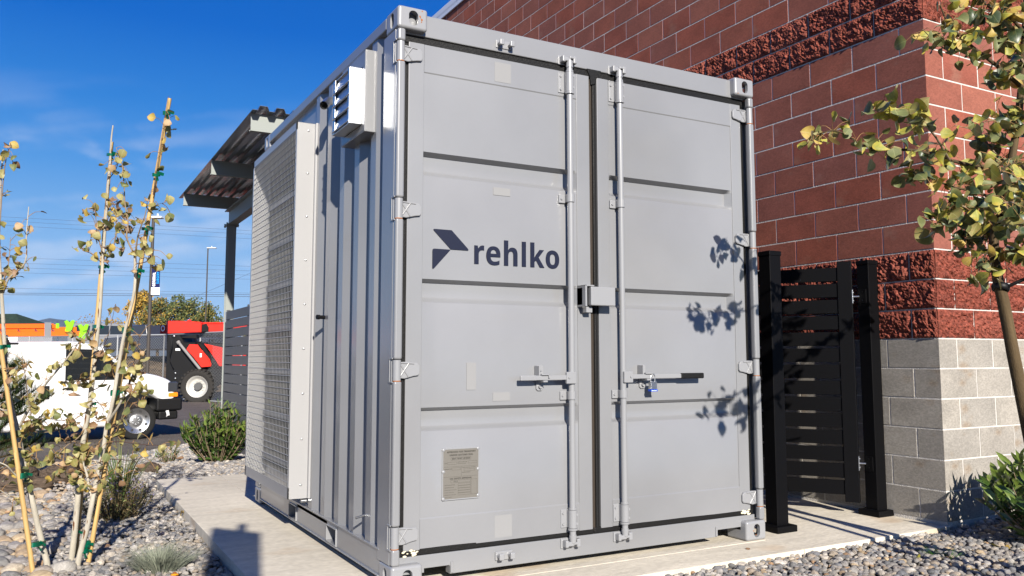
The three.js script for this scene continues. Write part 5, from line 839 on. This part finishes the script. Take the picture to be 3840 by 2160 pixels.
// ------------------------------------------------------------------ trees beyond the lot
{
  const leafQ = leafGeo(1, .8, .3, .6, .2, ovate, 3);
  function farTree(name, label, u, vBase, D, H, R, n, cols, size, bare) {
    const o = at(u, 1330, D), g = hgt(o.x, o.z) - .05, t = thing(name, label, 'tree', [o.x, g, o.z], rr(0, 6), 'trees beyond the parking lot'), limbs = [];
    limbs.push(limb([V(0, 0, 0), V(.05, H * .4, 0), V(0, H * .8, .05)], [R * .06, R * .045, R * .015], 8, 3));
    const clumps = []; for (let i = 0; i < 26; i++) { const a = rnd() * 6.283, k = Math.sqrt(rnd()), y = rr(.25, .96), q = V(Math.cos(a) * R * k * Math.sin(Math.PI * Math.min(1, y * .9 + .12)), H * y, Math.sin(a) * R * k * Math.sin(Math.PI * Math.min(1, y * .9 + .12))); clumps.push([q, R * rr(.18, .36)]); limbs.push(limb([V(0, H * y * .55, 0), q.clone().multiplyScalar(.6).setY(H * y * .85), q], [R * .025, R * .015, R * .005], 5, 2)); }
    obj('trunk', limbs, M.bark, t);
    const L = []; for (let i = 0; i < n; i++) { const [c, r] = pick(clumps), v = V(rr(-1, 1), rr(-1, 1), rr(-1, 1)).normalize().multiplyScalar(r * Math.cbrt(rnd())), col = pick(cols), f = rr(.75, 1.25), q = clean(leafQ.clone().applyMatrix4(new THREE.Matrix4().compose(c.clone().add(v), new THREE.Quaternion().setFromEuler(new THREE.Euler(rr(0, 6), rr(0, 6), rr(0, 6))), V(1, 1, 1).multiplyScalar(size * rr(.6, 1.2))))); const ca = new Float32Array(q.attributes.position.count * 3); for (let k = 0; k < ca.length; k += 3) { ca[k] = col[0] * f; ca[k + 1] = col[1] * f; ca[k + 2] = col[2] * f; } q.setAttribute('color', new THREE.BufferAttribute(ca, 3)); L.push(q); }
    obj('crown', L, phy(lin(1, 1, 1), .8, { vertexColors: true, transmission: .25, thickness: 0 }), t);
  }
  const G = [[.07, .10, .02], [.10, .12, .03], [.05, .08, .02], [.12, .13, .03]], O = [[.40, .22, .02], [.45, .27, .03], [.30, .2, .03], [.22, .18, .03]], Rr = [[.30, .13, .04], [.25, .15, .05]];
  farTree('street_tree', 'round autumn tree with golden orange leaves behind the banner pole', 520, 0, 66, 5.1, 2.1, 4200, O, .17);
  farTree('street_tree', 'golden green street tree next to the orange one', 590, 0, 64, 4.5, 1.9, 3800, [...O, ...G, ...G], .15);
  farTree('street_tree', 'dense green street tree left of the slim lamp post', 655, 0, 66, 4.7, 2.1, 4600, [...G, ...G, O[3]], .15);
  farTree('street_tree', 'dense green street tree at the slim lamp post', 720, 0, 67, 4.7, 2.0, 4600, [...G, O[3]], .15);
  farTree('street_tree', 'green street tree with yellowing edge right of the slim lamp post', 775, 0, 66, 4.2, 1.6, 3400, [...G, O[3], O[2]], .15);
  farTree('street_tree', 'thin russet shrub like tree above the grey car roof', 325, 0, 60, 2.9, 1.3, 500, Rr, .13);
  farTree('street_tree', 'sparse russet tree beside the pale stems above the car', 375, 0, 61, 2.8, 1.2, 420, Rr, .13);
  farTree('street_tree', 'low golden tree above the dark car roof behind the boom', 840, 0, 75, 3.0, 2.0, 1400, O, .16);
}
// ------------------------------------------------------------------ stones
{
  const pebble = (() => { const g = mergeVertices(new THREE.IcosahedronGeometry(1, 2).deleteAttribute('uv').deleteAttribute('normal')); const p = g.attributes.position; for (let i = 0; i < p.count; i++) { const v = V(p.getX(i), p.getY(i), p.getZ(i)), f = 1 + .32 * noise.noise(v.x * 1.1 + 3, v.y * 1.1, v.z * 1.1) + .12 * noise.noise(v.x * 2.6, v.y * 2.6 + 7, v.z * 2.6); p.setXYZ(i, v.x * f, v.y * f, v.z * f); } g.computeVertexNormals(); g.setAttribute('uv', new THREE.Float32BufferAttribute(Array.from({ length: p.count }, (_, i) => [p.getX(i) * .5 + p.getZ(i) * .3, p.getY(i) * .5 + p.getZ(i) * .2]).flat(), 2)); return g; })();
  const stoneM = std(lin(1, 1, 1), .85, 0, { map: tex(128, 128, (u, v) => { const n = .84 + .14 * tn(u, v, 6, 3, 4) + .14 * tn(u, v, 32, 6, 2); return [n, n, n]; }), bumpMap: rep(T.fine, 2), bumpScale: .004 });
  const COL = [[.30, .28, .26], [.24, .225, .21], [.34, .32, .29], [.19, .185, .18], [.38, .34, .29], [.28, .235, .185], [.22, .215, .215], [.40, .37, .33], [.16, .16, .165], [.26, .24, .215]], WARM = [[.36, .27, .18], [.40, .31, .20], [.30, .26, .22], [.22, .20, .19], [.42, .36, .28], [.34, .22, .13], [.27, .25, .24]];
  function gravel(label, pts) {
    const im = new THREE.InstancedMesh(pebble, stoneM, pts.length); im.name = numbered('gravel'); im.castShadow = im.receiveShadow = true; const m = new THREE.Matrix4(), c = new THREE.Color();
    pts.forEach(([x, y, z, s, cl], i) => { m.compose(V(x, y, z), new THREE.Quaternion().setFromEuler(new THREE.Euler(rr(-.35, .35), rr(0, 6.28), rr(-.35, .35))), V(s * rr(.8, 1.3), s * rr(.45, .75), s * rr(.7, 1))); im.setMatrixAt(i, m); const f = rr(.75, 1.25) * 1.75; im.setColorAt(i, c.setRGB(cl[0] * f, cl[1] * f, cl[2] * f)); });
    scene.add(im); return tag(im, label, 'gravel', null, 'stuff');
  }
  const inView = (x, z, mg = 260) => { const [u, v, d] = proj(V(x, -.05, z)); return d > .3 && u > -mg && u < 3840 + mg && v < 2160 + mg * 1.3; };
  const L = [], bedEdge = x => lerp(-10, -13.6, sstep(-1.2, 1.6, x));
  for (let z = -13; z < .4; ) { const far = z < -6.2, st = far ? .044 : .0295; for (let x = -4.2; x < 1.4; x += st) { const X = x + rr(-.5, .5) * st, Zz = z + rr(-.5, .5) * st; if (X > -.545 && Zz > -4.67) continue; if (Zz < bedEdge(X) + .1 || !inView(X, Zz)) continue; const big = sstep(-1.25, -1.75, X + .12 * (Zz + 3)) * sstep(-.9, -1.6, Zz); if (big > .5 && rnd() < .72) continue; const warm = big > .4 && rnd() < .7; L.push([X, hgt(X, Zz) - .012 + rr(-.006, .012), Zz, (far ? .024 : .0158) * (.55 + .75 * rnd() + .7 * rnd() ** 6), warm ? pick(WARM) : pick(COL)]); } z += st; }
    gravel('grey river gravel covering the planting bed left of the slab', L);
  const R = []; for (let z = .315; z < 2.9; z += .029) for (let x = .4; x < 5.4; x += .029) { const X = x + rr(-.014, .014), Zz = z + rr(-.014, .014); if (X > 3.77 && Zz < .31) continue; if (!inView(X, Zz)) continue; R.push([X, hgt(X, Zz) + .02 + rr(-.008, .012) + .035 * sstep(3.6, 4.2, X) * sstep(1.1, .4, Zz), Zz, .0172 * (.55 + .75 * rnd() + .7 * rnd() ** 6), rnd() < .18 ? pick(WARM) : pick(COL)]); }
    gravel('grey river gravel in front of the slab and building', R);
  // single larger river stones
  const big = (x, z, s, flat, col, name, label, group) => { const m = new THREE.Mesh(pebble, col); m.name = numbered(name); m.castShadow = m.receiveShadow = true; m.position.set(x, hgt(x, z) + s * flat * .32 - .02, z); m.rotation.set(rr(-.15, .15), rr(0, 6.28), rr(-.15, .15)); m.scale.set(s * rr(.95, 1.3), s * flat, s * rr(.75, 1)); scene.add(m); return tag(m, label, 'stone', group); };
  const cobM = [...WARM, ...COL.slice(0, 4)].map(c => std(lin(...c.map(x => x * 1.45)), .8, 0, { map: stoneM.map, bumpMap: rep(T.fine, 2), bumpScale: .004 }));
  const spots = []; for (let i = 0; i < 900 && spots.length < 190; i++) { const z = rr(-5.6, -1.15), x = rr(-2.3, -1.2) + .12 * (z + 3); if (x > -1.25 - .12 * (z + 3)) continue; if (!inView(x, z, 60)) continue; const s = rr(.028, .062); if (spots.some(p => Math.hypot(p[0] - x, p[1] - z) < (p[2] + s) * .72)) continue; spots.push([x, z, s]); }
  for (const [x, z, s] of spots) big(x, z, s, rr(.55, .8), pick(cobM), 'river_stone', 'rounded river stone among the gravel under the young aspens', 'rounded river stones under the young aspens');
  const bs = at(235, 2120, 4.7); big(bs.x, bs.z, .075, .62, cobM[9], 'flat_stone', 'large flat grey stone at the foot of the two stemmed aspen', null);
  const brown = std(lin(.13, .095, .07), .9, 0, { map: rep(stoneM.map, 2), bumpMap: rep(T.coarse, 1.5), bumpScale: .03 });
  const rockG = (() => { let g = mergeVertices(new THREE.IcosahedronGeometry(1, 4).deleteAttribute('uv').deleteAttribute('normal')); const p = g.attributes.position; for (let i = 0; i < p.count; i++) { const v = V(p.getX(i), p.getY(i), p.getZ(i)), f = 1 + .5 * noise.noise(v.x * 1.3 + 1, v.y * 1.3, v.z * 1.3) + .22 * noise.noise(v.x * 3.2, v.y * 3.2 + 2, v.z * 3.2) + .08 * noise.noise(v.x * 8, v.y * 8, v.z * 8); p.setXYZ(i, v.x * f, v.y * f, v.z * f); } g.setAttribute('uv', new THREE.Float32BufferAttribute(Array.from({ length: p.count }, (_, i) => [p.getX(i) + p.getZ(i) * .4, p.getY(i)]).flat(), 2)); g.computeVertexNormals(); return g; })();
  for (const [u, v, D, sx, sy, l] of [[70, 1800, 7.6, .24, .15, 'brown angular boulder at the road edge behind the leaning aspen'], [230, 1775, 8.3, .22, .10, 'flat brown boulder beside the road behind the aspens'], [560, 1715, 9.0, .12, .07, 'low tan boulder next to the ornamental grass']]) { const p = at(u, v, D), m = new THREE.Mesh(rockG, brown); m.name = numbered('boulder'); m.castShadow = m.receiveShadow = true; m.position.set(p.x, hgt(p.x, p.z) + sy * .3, p.z); m.scale.set(sx, sy, sx * .8); m.rotation.y = rr(0, 6); scene.add(m); tag(m, l, 'boulder', 'boulders at the road edge'); }
  // fallen leaves
  const gnd = (u, v) => { const d = at(u, v, 1).sub(CAM), k = (-.04 - CAM.y) / d.y; return CAM.clone().addScaledVector(d, k); };
  for (const [u, v, m, l] of [[3320, 2070, AM.gold, 'yellow fallen leaf on the right gravel near the slab edge'], [3437, 2105, AM.lime, 'pale yellow fallen leaf lying flat on the right gravel'], [3640, 2150, AM.gold, 'yellow fallen leaf low on the right gravel'], [3790, 2068, AM.gold, 'orange fallen leaf near the thin grass tuft'], [3740, 2056, AM.lime, 'curled lime fallen leaf below the laurel'], [415, 2055, AM.brown, 'curled brown fallen leaf beside the two stemmed aspen'], [690, 1930, AM.gold, 'orange fallen leaf at the slab edge gravel'], [2800, 2085, AM.brown, 'small brown fallen leaf on the concrete by the gravel']]) { const p = gnd(u, v), o = new THREE.Mesh(pick(aspenLeaf), m); o.name = numbered('fallen_leaf'); o.position.set(p.x, u === 2800 ? .008 : p.y + .012, p.z); o.rotation.set(rr(-.3, .3), rr(0, 6), rr(-.2, .2)); o.scale.setScalar(u === 2800 ? .03 : .06); o.castShadow = true; scene.add(o); tag(o, l, 'leaf', 'fallen leaves'); }
}
{ // sign behind the camera whose shade falls on slab and gravel
  const s = thing('sign_post', 'tall plain sign panel on a steel post beside the gravel bed', 'sign', [-1.68, -.1, 4.3], Math.atan2(-.823, .567));
  obj('panel', [RB(-.21, .21, 2.15, 3.115, -.004, .004, .003)], M.zinc, s); obj('post', [rod(V(.02, 0, -.03), V(.02, 3.2, -.03), .03)], M.zinc, s);
}
scene.fog = new THREE.FogExp2(new THREE.Color().setRGB(.25, .48, .9), 0.00004);
renderer.render(scene, camera);
